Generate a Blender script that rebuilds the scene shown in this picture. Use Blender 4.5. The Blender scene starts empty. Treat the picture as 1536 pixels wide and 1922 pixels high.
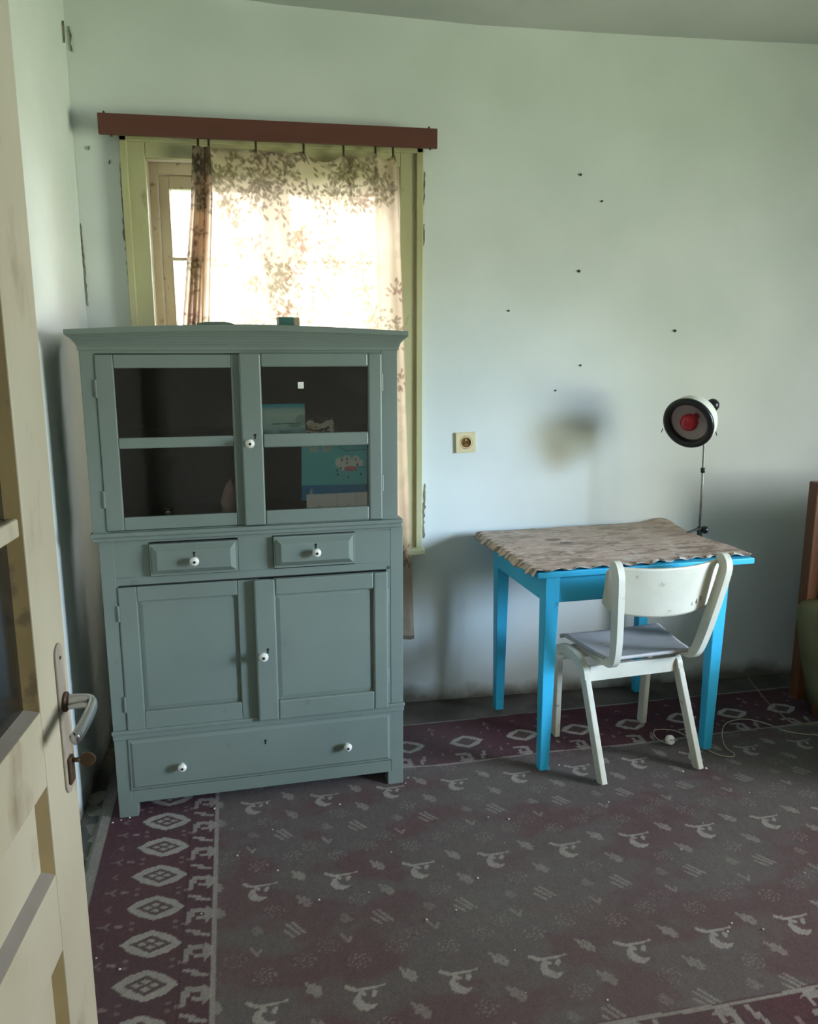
import bpy, bmesh, math, random
import numpy as np
from mathutils import Vector, Matrix
R = math.radians
random.seed(7)
sc = bpy.context.scene
C = sc.collection

# ------------------------------------------------------------ camera
cam = bpy.data.cameras.new('camera'); co = bpy.data.objects.new('camera', cam); C.objects.link(co)
cam.sensor_fit = 'HORIZONTAL'; cam.sensor_width = 36; cam.lens = 36 * 1520 / 1536
cam.clip_start = 0.02
co.location = (0, 0, 1.5); co.rotation_euler = (R(90 - 11.3), 0, R(-10))
sc.camera = co
# ------------------------------------------------------------ view, world, lights
sc.view_settings.view_transform = 'Standard'; sc.view_settings.look = 'None'
sc.view_settings.gamma = 1; sc.view_settings.use_curve_mapping = False
sc.view_settings.exposure = -0.03
w = bpy.data.worlds.new('world'); sc.world = w; w.use_nodes = True
bg = w.node_tree.nodes['Background']; bg.inputs[0].default_value = (0.97, 0.98, 1.0, 1); bg.inputs[1].default_value = 20.0

def area(name, loc, rot, sx, sy, power, col, spread=180):
    l = bpy.data.lights.new(name, 'AREA'); l.shape = 'RECTANGLE'; l.size = sx; l.size_y = sy
    l.energy = power; l.color = col; l.spread = R(spread)
    o = bpy.data.objects.new(name, l); C.objects.link(o); o.location = loc; o.rotation_euler = rot
    return o
WY0, WY1, WZ0, WZ1, WX = -0.55, 1.50, 0.72, 2.20, 3.95        # the side window of the room (right wall)
# daylight entering by the side window: sky coming down, garden green coming up
SKY = area('side_window_sky_light', (WX + .16, (WY0 + WY1) / 2, 1.60), (0, R(90 - 30), 0), 1.1, 1.6, 13, (0.66, 0.86, 1.0), 150)
GRN = area('sunlit_garden_light', (8.0, -1.6, .55), Vector((-8.0, 4.3, 1.6)).to_track_quat('-Z', 'Y').to_euler(), 3.0, 1.6, 380, (0.90, 1.0, 0.62))
GR2 = area('side_window_garden_light', (WX + .16, (WY0 + WY1) / 2, 1.50), (0, R(90 + 30), 0), 1.1, 1.6, 5, (0.90, 1.0, 0.70), 150)
p2 = area('side_window_portal', (WX + .23, (WY0 + WY1) / 2, 1.46), (0, R(90), 0), 1.45, 1.75, 1, (1, 1, 1)); p2.data.cycles.is_portal = True
sl = bpy.data.lights.new('bright_hazy_sky', 'SUN'); sl.energy = 4.9; sl.angle = R(14); sl.color = (.46, .70, 1.0)     # brightest part of the hazy sky, low in the side window
so_ = bpy.data.objects.new('bright_hazy_sky', sl); C.objects.link(so_); so_.rotation_euler = Vector((-.85, .525, -.205)).to_track_quat('-Z', 'Y').to_euler()
p = area('window_portal', (0.06, 3.52, 1.45), (R(-90), 0, 0), 1.0, 1.5, 1, (1, 1, 1)); p.data.cycles.is_portal = True

# ------------------------------------------------------------ helpers
class MB:
    def __init__(s): s.v = []; s.f = []
    def add(s, vs, fs):
        b = len(s.v); s.v += [tuple(q) for q in vs]; s.f += [tuple(b + i for i in f) for f in fs]; return s
    def box(s, x0, x1, y0, y1, z0, z1):
        return s.add([(x0,y0,z0),(x1,y0,z0),(x1,y1,z0),(x0,y1,z0),(x0,y0,z1),(x1,y0,z1),(x1,y1,z1),(x0,y1,z1)],
                     [(3,2,1,0),(4,5,6,7),(0,1,5,4),(1,2,6,5),(2,3,7,6),(3,0,4,7)])
    def bar(s, a, b, wx, wy, wx2=None, wy2=None, ref=(1, 0, 0)):
        a = Vector(a); b = Vector(b); d = (b - a).normalized(); r = Vector(ref)
        x = (r - d * r.dot(d)).normalized(); y = d.cross(x); wx2 = wx if wx2 is None else wx2; wy2 = wy if wy2 is None else wy2
        vs = []
        for P, u, v in ((a, wx, wy), (b, wx2, wy2)):
            for i, j in ((-1,-1),(1,-1),(1,1),(-1,1)): vs.append(P + x*i*u/2 + y*j*v/2)
        return s.add(vs, [(3,2,1,0),(4,5,6,7),(0,1,5,4),(1,2,6,5),(2,3,7,6),(3,0,4,7)])
    def sweep(s, pts, sect, ref=(1, 0, 0), closed=False):
        """sweep a section [(x,y)...] (or a function of t) along pts"""
        pts = [Vector(q) for q in pts]; n = len(pts); vs = []; fs = []
        m = None
        for i, P in enumerate(pts):
            d = (pts[min(i+1, n-1)] - pts[max(i-1, 0)]).normalized(); r = Vector(ref)
            x = r - d * r.dot(d)
            if x.length < 1e-4: x = Vector((0, 1, 0)) - d * d.y
            x.normalize(); y = d.cross(x)
            S = sect(i / (n - 1)) if callable(sect) else sect
            m = len(S); vs += [P + x*a + y*b for a, b in S]
        for i in range(n - 1):
            for k in range(m):
                k2 = (k + 1) % m; fs.append((i*m+k, i*m+k2, (i+1)*m+k2, (i+1)*m+k))
        fs += [tuple(reversed(range(m))), tuple((n-1)*m + k for k in range(m))]
        return s.add(vs, fs)
    def tube(s, pts, r, n=8, ref=(1, 0, 0)):
        f = (lambda t: [(r(t)*math.cos(2*math.pi*k/n), r(t)*math.sin(2*math.pi*k/n)) for k in range(n)]) if callable(r) else [(r*math.cos(2*math.pi*k/n), r*math.sin(2*math.pi*k/n)) for k in range(n)]
        return s.sweep(pts, f, ref)
    def lathe(s, prof, o, axis, n=32):
        """prof: (radius, distance along axis)"""
        o = Vector(o); ax = Vector(axis).normalized(); x = ax.orthogonal().normalized(); y = ax.cross(x); vs = []; fs = []
        for r, h in prof:
            for k in range(n):
                t = 2*math.pi*k/n; vs.append(o + ax*h + (x*math.cos(t) + y*math.sin(t))*max(r, 1e-5))
        for i in range(len(prof) - 1):
            for k in range(n):
                k2 = (k+1) % n; fs.append((i*n+k, i*n+k2, (i+1)*n+k2, (i+1)*n+k))
        return s.add(vs, fs)
    def build(s, name, m, parent=None, bevel=0, smooth=False, seg=2):
        me = bpy.data.meshes.new(name); me.from_pydata(s.v, [], s.f)
        bm = bmesh.new(); bm.from_mesh(me); bmesh.ops.remove_doubles(bm, verts=bm.verts, dist=1e-6)
        bmesh.ops.recalc_face_normals(bm, faces=bm.faces); bm.to_mesh(me); bm.free()
        o = bpy.data.objects.new(name, me); C.objects.link(o); me.materials.append(m)
        if parent: o.parent = parent
        if smooth: me.polygons.foreach_set('use_smooth', [True]*len(me.polygons))
        if bevel:
            b = o.modifiers.new('bevel', 'BEVEL'); b.width = bevel; b.segments = seg; b.limit_method = 'ANGLE'; b.angle_limit = R(40)
            b.harden_normals = False
        return o
def tag(o, label=None, cat=None, group=None, kind=None):
    for k, v in (('label', label), ('category', cat), ('group', group), ('kind', kind)):
        if v: o[k] = v
    return o
def empty(name, loc, rz=0, label=None, cat=None, group=None, kind=None):
    o = bpy.data.objects.new(name, None); C.objects.link(o); o.location = loc; o.rotation_euler = (0, 0, rz); o.empty_display_size = .1
    return tag(o, label, cat, group, kind)
def grid(name, P, U, V, mat, parent=None, col=None, smooth=True, solid=0):
    """P: (nv,nu,3) array -> mesh with optional colour attribute col (nv,nu,3)"""
    nv, nu = P.shape[:2]
    idx = np.arange(nu*nv).reshape(nv, nu)
    F = np.stack([idx[:-1,:-1], idx[:-1,1:], idx[1:,1:], idx[1:,:-1]], -1).reshape(-1, 4)
    me = bpy.data.meshes.new(name)
    me.vertices.add(nu*nv); me.vertices.foreach_set('co', P.astype('f4').reshape(-1))
    me.loops.add(len(F)*4); me.loops.foreach_set('vertex_index', F.astype('i4').reshape(-1))
    me.polygons.add(len(F)); me.polygons.foreach_set('loop_start', np.arange(0, len(F)*4, 4, dtype='i4'))
    me.update(calc_edges=True); me.validate()
    if col is not None:
        a = me.color_attributes.new('Col', 'FLOAT_COLOR', 'POINT')
        a.data.foreach_set('color', np.concatenate([np.clip(col, 0, 1), np.ones((nv, nu, 1))], -1).astype('f4').reshape(-1))
    if smooth: me.polygons.foreach_set('use_smooth', [True]*len(me.polygons))
    me.materials.append(mat)
    o = bpy.data.objects.new(name, me); C.objects.link(o)
    if parent: o.parent = parent
    if solid:
        q = o.modifiers.new('solid', 'SOLIDIFY'); q.thickness = solid; q.offset = 0
    return o
_rng = np.random.RandomState(3)
_lat = _rng.rand(64, 64)
def vn(x, y, s=1.0, o=0):
    """value noise in numpy, 0..1"""
    x = np.asarray(x)*s + o*17.3; y = np.asarray(y)*s + o*9.1
    xi = np.floor(x).astype(int); yi = np.floor(y).astype(int); fx = x-xi; fy = y-yi
    fx = fx*fx*(3-2*fx); fy = fy*fy*(3-2*fy); L = lambda a, b: _lat[a % 64, b % 64]
    return (L(xi,yi)*(1-fx)+L(xi+1,yi)*fx)*(1-fy) + (L(xi,yi+1)*(1-fx)+L(xi+1,yi+1)*fx)*fy
def fbm(x, y, s=1.0, o=0): return (vn(x,y,s,o) + .5*vn(x,y,s*2.1,o+1) + .25*vn(x,y,s*4.3,o+2))/1.75
def lerp(a, b, t):
    t = np.clip(t, 0, 1)[..., None]; return a*(1-t) + np.array(b)*t

def mat(name, col, rough=.6, col2=None, scale=3, stretch=(1,1,1), spots=None, spot_scale=30, spot_amt=.55, bump=.15, bscale=60, metal=0, amt=1, spec=.4):
    """painted / worn surface: two tones mixed by noise, darker wear spots, fine relief"""
    m = bpy.data.materials.new(name); m.use_nodes = True; t = m.node_tree; N = t.nodes; L = t.links
    b = N['Principled BSDF']; b.inputs['Roughness'].default_value = rough; b.inputs['Metallic'].default_value = metal
    b.inputs['Specular IOR Level'].default_value = spec
    tc = N.new('ShaderNodeTexCoord'); mp = N.new('ShaderNodeMapping'); mp.inputs['Scale'].default_value = stretch
    L.new(tc.outputs['Object'], mp.inputs['Vector'])
    def noise(sc_, det=5):
        n = N.new('ShaderNodeTexNoise'); n.inputs['Scale'].default_value = sc_; n.inputs['Detail'].default_value = det
        L.new(mp.outputs[0], n.inputs['Vector']); return n
    def ramp(src, a, bb):
        r = N.new('ShaderNodeMapRange'); r.inputs['From Min'].default_value = a; r.inputs['From Max'].default_value = bb
        L.new(src, r.inputs['Value']); return r.outputs[0]
    def mix(f, a, c):
        x = N.new('ShaderNodeMix'); x.data_type = 'RGBA'
        L.new(f, x.inputs[0])
        for s_, v in ((6, a), (7, c)):
            if isinstance(v, tuple): x.inputs[s_].default_value = (*v, 1)
            else: L.new(v, x.inputs[s_])
        return x.outputs[2]
    cur = tuple(col)
    c2 = col2 or tuple(c*.82 for c in col)
    cur = mix(ramp(noise(scale).outputs[0], .35, .68), cur, tuple(c2))
    if spots: cur = mix(ramp(noise(spot_scale, 8).outputs[0], spot_amt, spot_amt+.1), cur, tuple(spots))
    L.new(cur, b.inputs['Base Color'])
    if bump:
        bp = N.new('ShaderNodeBump'); bp.inputs['Strength'].default_value = bump; bp.inputs['Distance'].default_value = .004
        L.new(noise(bscale, 6).outputs[0], bp.inputs['Height']); L.new(bp.outputs[0], b.inputs['Normal'])
    m['_n'] = 1
    return m
def vcol(name, rough=.8, bump=0, bscale=300, spec=.2):
    m = bpy.data.materials.new(name); m.use_nodes = True; t = m.node_tree; N = t.nodes; L = t.links
    b = N['Principled BSDF']; b.inputs['Roughness'].default_value = rough; b.inputs['Specular IOR Level'].default_value = spec
    a = N.new('ShaderNodeVertexColor'); a.layer_name = 'Col'; L.new(a.outputs[0], b.inputs['Base Color'])
    if bump:
        tc = N.new('ShaderNodeTexCoord'); n = N.new('ShaderNodeTexNoise'); n.inputs['Scale'].default_value = bscale
        L.new(tc.outputs['Object'], n.inputs['Vector'])
        bp = N.new('ShaderNodeBump'); bp.inputs['Strength'].default_value = bump; bp.inputs['Distance'].default_value = .003
        L.new(n.outputs[0], bp.inputs['Height']); L.new(bp.outputs[0], b.inputs['Normal'])
    return m
def glass(name, tint=(.9,.92,.9), gloss=.05, rough=.03):
    m = bpy.data.materials.new(name); m.use_nodes = True; t = m.node_tree; N = t.nodes; L = t.links
    N.remove(N['Principled BSDF']); out = N['Material Output']
    tr = N.new('ShaderNodeBsdfTransparent'); tr.inputs[0].default_value = (*tint, 1)
    gl = N.new('ShaderNodeBsdfGlossy'); gl.inputs['Roughness'].default_value = rough
    fr = N.new('ShaderNodeFresnel'); fr.inputs[0].default_value = 1.5
    ad = N.new('ShaderNodeMath'); ad.operation = 'ADD'; ad.inputs[1].default_value = gloss; L.new(fr.outputs[0], ad.inputs[0])
    mx = N.new('ShaderNodeMixShader'); L.new(ad.outputs[0], mx.inputs[0]); L.new(tr.outputs[0], mx.inputs[1]); L.new(gl.outputs[0], mx.inputs[2])
    L.new(mx.outputs[0], out.inputs['Surface']); return m

M = {}
M['ceiling'] = mat('ceiling_paint', (.60,.62,.60), .9, (.50,.53,.52), 1.5, bump=.3, bscale=14)
M['door'] = mat('door_paint', (.46,.44,.355), .5, (.34,.305,.22), 3.2, stretch=(1,1,.45), spots=(.22,.18,.12), spot_scale=8, spot_amt=.57, bump=.2, bscale=30)
M['ledge'] = mat('dusty_ledge', (.24,.22,.20), .8, (.17,.155,.14), 8)  # door paint on upward faces, the different light there put into a grey
M['door_edge'] = mat('door_moulding_paint', (.25,.19,.085), .55, (.17,.13,.06), 5, spots=(.12,.09,.05), spot_scale=24, spot_amt=.6)  # same paint on the side faces, their shade put into a darker olive
M['cab'] = mat('cabinet_paint', (.185,.226,.198), .42, (.160,.198,.176), 2.5, spots=(.14,.165,.145), spot_scale=16, spot_amt=.68, bump=.12, bscale=25)
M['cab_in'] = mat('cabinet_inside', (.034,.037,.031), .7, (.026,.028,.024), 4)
M['dark'] = mat('dark_gap', (.012,.011,.010), .8)
M['porcelain'] = mat('white_porcelain', (.78,.78,.72), .2, (.7,.69,.62), 30, bump=0)
M['trim'] = mat('olive_cream_trim', (.50,.49,.30), .5, (.40,.38,.20), 4, stretch=(1,1,.4), spots=(.20,.17,.08), spot_scale=14, spot_amt=.66)
M['sash'] = mat('cream_sash_paint', (.78,.72,.54), .5, (.66,.59,.42), 5, spots=(.2,.15,.08), spot_scale=22, spot_amt=.64)
M['reveal'] = mat('white_reveal', (.86,.85,.78), .7, (.78,.76,.68), 5)
M['pelmet'] = mat('brown_red_paint', (.13,.045,.032), .45, (.105,.036,.027), 5, stretch=(.3,1,1), bump=.1)
M['table'] = mat('blue_table_paint', (.045,.50,.80), .38, (.04,.42,.68), 4, spots=(.03,.17,.24), spot_scale=20, spot_amt=.70, bump=.15, bscale=30)
M['chair'] = mat('cream_chair_paint', (.70,.69,.60), .42, (.60,.58,.47), 6, spots=(.33,.28,.20), spot_scale=24, spot_amt=.68, bump=.15, bscale=40)
M['seat'] = mat('grey_worn_seat', (.52,.50,.50), .5, (.40,.38,.38), 7, stretch=(1,1,1), spots=(.25,.21,.2), spot_scale=22, spot_amt=.66)
M['ply'] = mat('bare_ply_edge', (.35,.29,.20), .6, (.26,.20,.13), 12)
M['black'] = mat('black_plastic', (.015,.015,.017), .3, bump=0)
M['steel'] = mat('grey_steel', (.42,.43,.43), .35, (.25,.25,.25), 30, metal=.8)
M['chrome'] = mat('brushed_handle_metal', (.50,.53,.57), .22, (.40,.42,.45), 20, metal=.9, bump=.05)
M['plate'] = mat('painted_lock_plate', (.42,.38,.32), .4, (.25,.22,.20), 14, stretch=(1,1,.4), spots=(.10,.08,.07), spot_scale=30, spot_amt=.6)
M['rust'] = mat('brown_old_metal', (.11,.075,.045), .5, (.07,.045,.03), 20, metal=.5)
M['shell'] = mat('cream_lamp_shell', (.75,.74,.64), .3, (.68,.66,.55), 8, bump=.03)
M['dish'] = mat('grey_lamp_dish', (.70,.63,.62), .5, (.6,.54,.53), 12)
M['red'] = mat('red_bulb_glass', (.62,.035,.045), .25, (.35,.01,.02), 9, bump=0)
M['socket'] = mat('ivory_plastic', (.72,.62,.38), .35, (.66,.55,.33), 12, bump=0)
M['brass'] = mat('socket_contacts', (.30,.15,.04), .4, (.12,.06,.02), 60, metal=.5)
M['cord'] = mat('cream_cord', (.45,.41,.34), .5, (.42,.38,.3), 30, bump=0)
M['cord_d'] = mat('tan_cord', (.25,.20,.14), .5, (.18,.14,.1), 30, bump=0)
M['wood'] = mat('orange_brown_wood', (.13,.05,.018), .4, (.12,.04,.015), 5, stretch=(6,6,.5), bump=.1)
M['olive'] = mat('olive_upholstery', (.23,.195,.085), .9, (.18,.15,.065), 8, bump=.5, bscale=220)
M['crumb'] = mat('white_plaster_crumb', (.75,.72,.66), .9, bump=0)
M['glass_door'] = glass('door_glass', (.35,.34,.36), .10, .18)
M['glass_cab'] = glass('cabinet_glass', (.995,.995,.99), .0, .06)
M['glass_win'] = glass('window_glass', (.96,.97,.96), .0, .02)
M['crack'] = mat('dark_plaster_crack', (.13,.12,.085), .95, (.24,.23,.17), 60)
M['paper_dark'] = mat('green_box_card', (.05,.14,.11), .5)
M['tan'] = mat('tan_card', (.42,.33,.20), .7)
M['cloth_green'] = mat('folded_green_cloth', (.16,.24,.17), .9, (.12,.18,.13), 9)
M['pink'] = mat('pale_pink_cloth', (.42,.30,.27), .9, (.30,.2,.18), 14, bump=.4)
# whitewashed wall: blotchy mint-white with a dirty foot
def wall_mat(name, stain_and_shadow=False):
    m = mat(name, (.70,.74,.73), .93, (.62,.665,.65), 2.2, bump=.28, bscale=9, spec=.15)
    t = m.node_tree; N = t.nodes; L = t.links; b = N['Principled BSDF']
    cur = b.inputs['Base Color'].links[0].from_socket
    tc = N.new('ShaderNodeTexCoord'); sx = N.new('ShaderNodeSeparateXYZ'); L.new(tc.outputs['Object'], sx.inputs[0])
    n = N.new('ShaderNodeTexNoise'); n.inputs['Scale'].default_value = 7; n.inputs['Detail'].default_value = 8; L.new(tc.outputs['Object'], n.inputs['Vector'])
    # dirty skirting band
    a = N.new('ShaderNodeMath'); a.operation = 'MULTIPLY_ADD'; a.inputs[1].default_value = -.16; L.new(n.outputs[0], a.inputs[0]); L.new(sx.outputs[2], a.inputs[2])
    r = N.new('ShaderNodeMapRange'); r.inputs['From Min'].default_value = -.075; r.inputs['From Max'].default_value = .0; r.inputs['To Min'].default_value = .9; r.inputs['To Max'].default_value = 0
    L.new(a.outputs[0], r.inputs['Value'])
    x = N.new('ShaderNodeMix'); x.data_type = 'RGBA'; L.new(r.outputs[0], x.inputs[0]); L.new(cur, x.inputs[6]); x.inputs[7].default_value = (.13,.105,.075,1); cur = x.outputs[2]
    if stain_and_shadow:
        for (px, pz, rx, rz, colr, am) in ((1.205, 1.075, .085, .11, (.42,.37,.22), .36), (1.33, 1.15, .22, .16, (.44,.45,.42), .10)):  # brown stain, then a grey patch painting the lamp's shadow into the wall
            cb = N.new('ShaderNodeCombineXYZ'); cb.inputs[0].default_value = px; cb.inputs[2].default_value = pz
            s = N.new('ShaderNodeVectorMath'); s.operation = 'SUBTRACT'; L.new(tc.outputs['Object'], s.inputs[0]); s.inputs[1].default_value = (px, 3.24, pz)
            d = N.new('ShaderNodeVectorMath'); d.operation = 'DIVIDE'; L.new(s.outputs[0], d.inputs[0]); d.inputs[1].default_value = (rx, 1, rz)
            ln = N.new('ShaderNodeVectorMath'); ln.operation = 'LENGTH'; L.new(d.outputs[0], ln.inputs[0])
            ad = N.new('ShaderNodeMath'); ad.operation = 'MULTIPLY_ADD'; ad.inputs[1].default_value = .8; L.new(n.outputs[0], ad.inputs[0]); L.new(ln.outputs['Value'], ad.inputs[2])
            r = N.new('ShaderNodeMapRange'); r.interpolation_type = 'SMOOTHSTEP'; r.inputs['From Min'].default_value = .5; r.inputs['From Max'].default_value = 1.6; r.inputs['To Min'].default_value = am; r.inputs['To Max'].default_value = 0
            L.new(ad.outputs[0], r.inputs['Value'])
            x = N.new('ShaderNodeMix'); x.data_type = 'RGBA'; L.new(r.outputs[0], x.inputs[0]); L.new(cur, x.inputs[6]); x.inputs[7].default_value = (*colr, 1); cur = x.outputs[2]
    L.new(cur, b.inputs['Base Color']); return m
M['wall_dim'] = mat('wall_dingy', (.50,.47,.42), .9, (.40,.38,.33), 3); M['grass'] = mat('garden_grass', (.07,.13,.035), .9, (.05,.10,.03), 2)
M['wall'] = wall_mat('wall_whitewash'); M['wall_b'] = wall_mat('wall_whitewash_stained', True)

# ------------------------------------------------------------ the room
XL, XR, YB, YF, ZC = -.64, WX, 3.24, .20, 2.70
OX0, OX1, OZ0, OZ1 = -.405, .545, .72, 2.195                # opening in the back wall
# floor: old stone-patterned linoleum, dusty
fm = bpy.data.materials.new('patterned_linoleum'); fm.use_nodes = True
t = fm.node_tree; N = t.nodes; L = t.links; b = N['Principled BSDF']; b.inputs['Roughness'].default_value = .7
tc = N.new('ShaderNodeTexCoord'); vo = N.new('ShaderNodeTexVoronoi'); vo.inputs['Scale'].default_value = 22; L.new(tc.outputs['Object'], vo.inputs['Vector'])
cr = N.new('ShaderNodeValToRGB'); cr.color_ramp.interpolation = 'CONSTANT'
for i, (p_, c_) in enumerate(((0, (.075,.085,.078)), (.3, (.20,.19,.16)), (.5, (.11,.11,.098)), (.68, (.30,.28,.23)), (.85, (.12,.10,.08)))):
    e = cr.color_ramp.elements[i] if i < 2 else cr.color_ramp.elements.new(p_)
    e.position = p_; e.color = (*c_, 1)
sp = N.new('ShaderNodeSeparateColor'); L.new(vo.outputs['Color'], sp.inputs[0]); L.new(sp.outputs[0], cr.inputs[0])
no = N.new('ShaderNodeTexNoise'); no.inputs['Scale'].default_value = 6; no.inputs['Detail'].default_value = 9; L.new(tc.outputs['Object'], no.inputs['Vector'])
# worn grey-brown away from the left wall
sx = N.new('ShaderNodeSeparateXYZ'); L.new(tc.outputs['Object'], sx.inputs[0])
mr = N.new('ShaderNodeMapRange'); mr.inputs['From Min'].default_value = -.45; mr.inputs['From Max'].default_value = -.1; mr.inputs['To Min'].default_value = .15; mr.inputs['To Max'].default_value = .96; L.new(sx.outputs[0], mr.inputs['Value'])
c2 = N.new('ShaderNodeValToRGB'); c2.color_ramp.elements[0].position = .35; c2.color_ramp.elements[0].color = (.055,.045,.038,1); c2.color_ramp.elements[1].position = .7; c2.color_ramp.elements[1].color = (.14,.115,.098,1)
L.new(no.outputs[0], c2.inputs[0])
mx = N.new('ShaderNodeMix'); mx.data_type = 'RGBA'; L.new(mr.outputs[0], mx.inputs[0]); L.new(cr.outputs[0], mx.inputs[6]); L.new(c2.outputs[0], mx.inputs[7]); L.new(mx.outputs[2], b.inputs['Base Color'])
bp = N.new('ShaderNodeBump'); bp.inputs['Strength'].default_value = .3; bp.inputs['Distance'].default_value = .004; L.new(no.outputs[0], bp.inputs['Height']); L.new(bp.outputs[0], b.inputs['Normal'])
tag(MB().box(XL-.2, XR+.2, -2.0, YB+.3, -.12, 0).build('floor', fm), kind='structure')

def hole_grid(name, axis, fix, a0, a1, z0, z1, hole, m, thick, amp=.0035):
    """rough plaster wall: front skin as a displaced grid with a hole, plus a body behind"""
    au = sorted(set(np.round(np.concatenate([np.linspace(a0, a1, int((a1-a0)/.05)), ([hole[0], hole[1]] if hole else [])]), 5)))
    zu = sorted(set(np.round(np.concatenate([np.linspace(z0, z1, int((z1-z0)/.05)), ([hole[2], hole[3]] if hole else [])]), 5)))
    A, Z = np.meshgrid(au, zu); D = (fbm(A, Z, 2.3, 5) - .5)*2*amp
    vs = [((a, fix + d, z) if axis == 'y' else (fix + d, a, z)) for a, z, d in zip(A.ravel(), Z.ravel(), D.ravel())]
    n = len(au); fs = []
    for j in range(len(zu)-1):
        for i in range(n-1):
            ca, cz = (au[i]+au[i+1])/2, (zu[j]+zu[j+1])/2
            if hole and hole[0] < ca < hole[1] and hole[2] < cz < hole[3]: continue
            fs.append((j*n+i, j*n+i+1, (j+1)*n+i+1, (j+1)*n+i))
    mb = MB().add(vs, fs)
    f0, f1 = sorted((fix + (.012 if thick > 0 else -.012), fix + thick))
    def bx(p0, p1, q0, q1):
        if axis == 'y': mb.box(p0, p1, f0, f1, q0, q1)
        else: mb.box(f0, f1, p0, p1, q0, q1)
    if hole:
        bx(a0, hole[0], z0, z1); bx(hole[1], a1, z0, z1); bx(hole[0], hole[1], z0, hole[2]); bx(hole[0], hole[1], hole[3], z1)
    else: bx(a0, a1, z0, z1)
    o = mb.build(name, m); tag(o, kind='structure')
    o.data.polygons.foreach_set('use_smooth', [True]*len(o.data.polygons))
    o.data.set_sharp_from_angle(angle=R(30))
    return o
wb = hole_grid('wall_back', 'y', YB, XL-.02, XR+.02, 0, ZC+.03, (OX0, OX1, OZ0, OZ1), M['wall_b'], .28)
wl = hole_grid('wall_left', 'x', XL, -1.8, YB, 0, ZC+.03, None, M['wall'], -.2)
wr = hole_grid('wall_right', 'x', XR, -1.8, YB, 0, ZC+.03, (WY0, WY1, WZ0, WZ1), M['wall_dim'], .22)
wf = hole_grid('wall_front', 'y', -1.8, XL-.02, XR+.02, 0, ZC+.03, None, M['wall_dim'], -.15)
tag(MB().box(-.405, -.335, .155, .265, 0, 2.69).build('trim_1', M['door']), kind='structure')      # jamb post the door hangs on
tag(MB().box(XR+.222, XR+.92, -.74, -.60, -.8, 3.0).build('wall_outside_wing', M['wall_dim']), kind='structure')  # unseen block added outside to keep window light off the back wall's right end
tag(MB().box(-30, 30, -30, 30, -.9, -.8).build('ground', M['grass']), kind='structure')
# ceiling: sagging slightly near the back wall
xs = np.linspace(XL-.2, XR+.2, 60); ys = np.linspace(-2.0, YB+.25, 60); X, Y = np.meshgrid(xs, ys)
zc = np.interp(X, [-.7, .0, .09, .83, 1.5, 2.3], [2.745, 2.724, 2.718, 2.694, 2.700, 2.714]) + (fbm(X, Y, 1.5, 3)-.5)*.006
cg = grid('ceiling', np.stack([X, Y, zc], -1), 0, 0, M['ceiling'], solid=0); q = cg.modifiers.new('solid', 'SOLIDIFY'); q.thickness = .1; q.offset = 1; tag(cg, kind='structure')

# cracks and flaked plaster along corners and round the window casing (parts of the walls)
def crack(parent, pts, wd, rng, fixed, axis='y', name='plaster_crack'):
    mb = MB(); n = len(pts)
    for i in range(n-1):
        (a0, z0), (a1, z1) = pts[i], pts[i+1]; K = max(2, int(math.hypot(a1-a0, z1-z0)/.012))
        up = []; 
        for k in range(K+1):
            u = k/K; a = a0+(a1-a0)*u; z = z0+(z1-z0)*u
            wv = wd*rng.uniform(.15, 1)*(.4+.6*math.sin(math.pi*u)); off = rng.uniform(-.3, .3)*wd
            up.append((a+off-wv/2, a+off+wv/2, z))
        vs = []
        for l_, r_, z in up:
            for d in (-.0025, .004):
                vs += [(l_, fixed+d, z), (r_, fixed+d, z)] if axis == 'y' else [(fixed-d, l_, z), (fixed-d, r_, z)]
        fs = []
        for k in range(K):
            o = k*4; fs += [(o, o+1, o+5, o+4), (o, o+4, o+6, o+2), (o+1, o+3, o+7, o+5)]
        mb.add(vs, fs)
    return mb.build(name, M['crack'], parent)
rg = random.Random(4)
crack(wb, [(-.486, 1.97), (-.484, 1.86)], .014, rg, YB-.002); crack(wb, [(-.484, 1.84), (-.482, 1.70), (-.480, 1.50)], .007, rg, YB-.002)
crack(wb, [(-.487, 2.16), (-.486, 1.97)], .005, rg, YB-.002)
crack(wb, [(.632, 2.17), (.630, 2.05)], .007, rg, YB-.002); crack(wb, [(.631, 1.98), (.630, 1.9)], .005, rg, YB-.002)
crack(wb, [(.636, .96), (.634, .80), (.634, .73)], .010, rg, YB-.002)
crack(wb, [(-.625, 2.60), (-.622, 2.52)], .009, rg, YB-.002); crack(wb, [(-.636, 1.95), (-.633, 1.66)], .006, rg, YB-.002)
crack(wl, [(3.19, 2.60), (3.185, 2.53)], .008, rg, XL+.006, 'x')
for (a, z, s_) in ((1.271,1.814,.006),(1.189,1.336,.004),(1.706,1.58,.006),(1.262,2.182,.005),(1.294,1.438,.004),(.979,1.656,.004),(1.356,2.085,.004)):
    MB().lathe([(0,-.004),(s_*.6,-.003),(s_,0),(s_*.6,.006)], (a, YB-.002, z), (0,-1,0), 10).build('nail', M['rust'], wb)
for (a, z) in ((-.524,2.156),(-.59,2.20)): crack(wb, [(a, z), (a+.004, z+.014)], .004, rg, YB-.003, name='plaster_chip')

# ------------------------------------------------------------ back window
w1 = empty('window_1', ((OX0+OX1)/2, YB, OZ0), kind='structure'); W0 = Vector(w1.location)
def wbx(mb, x0, x1, y0, y1, z0, z1): return mb.box(x0-W0.x, x1-W0.x, y0-W0.y, y1-W0.y, z0-W0.z, z1-W0.z)
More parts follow.
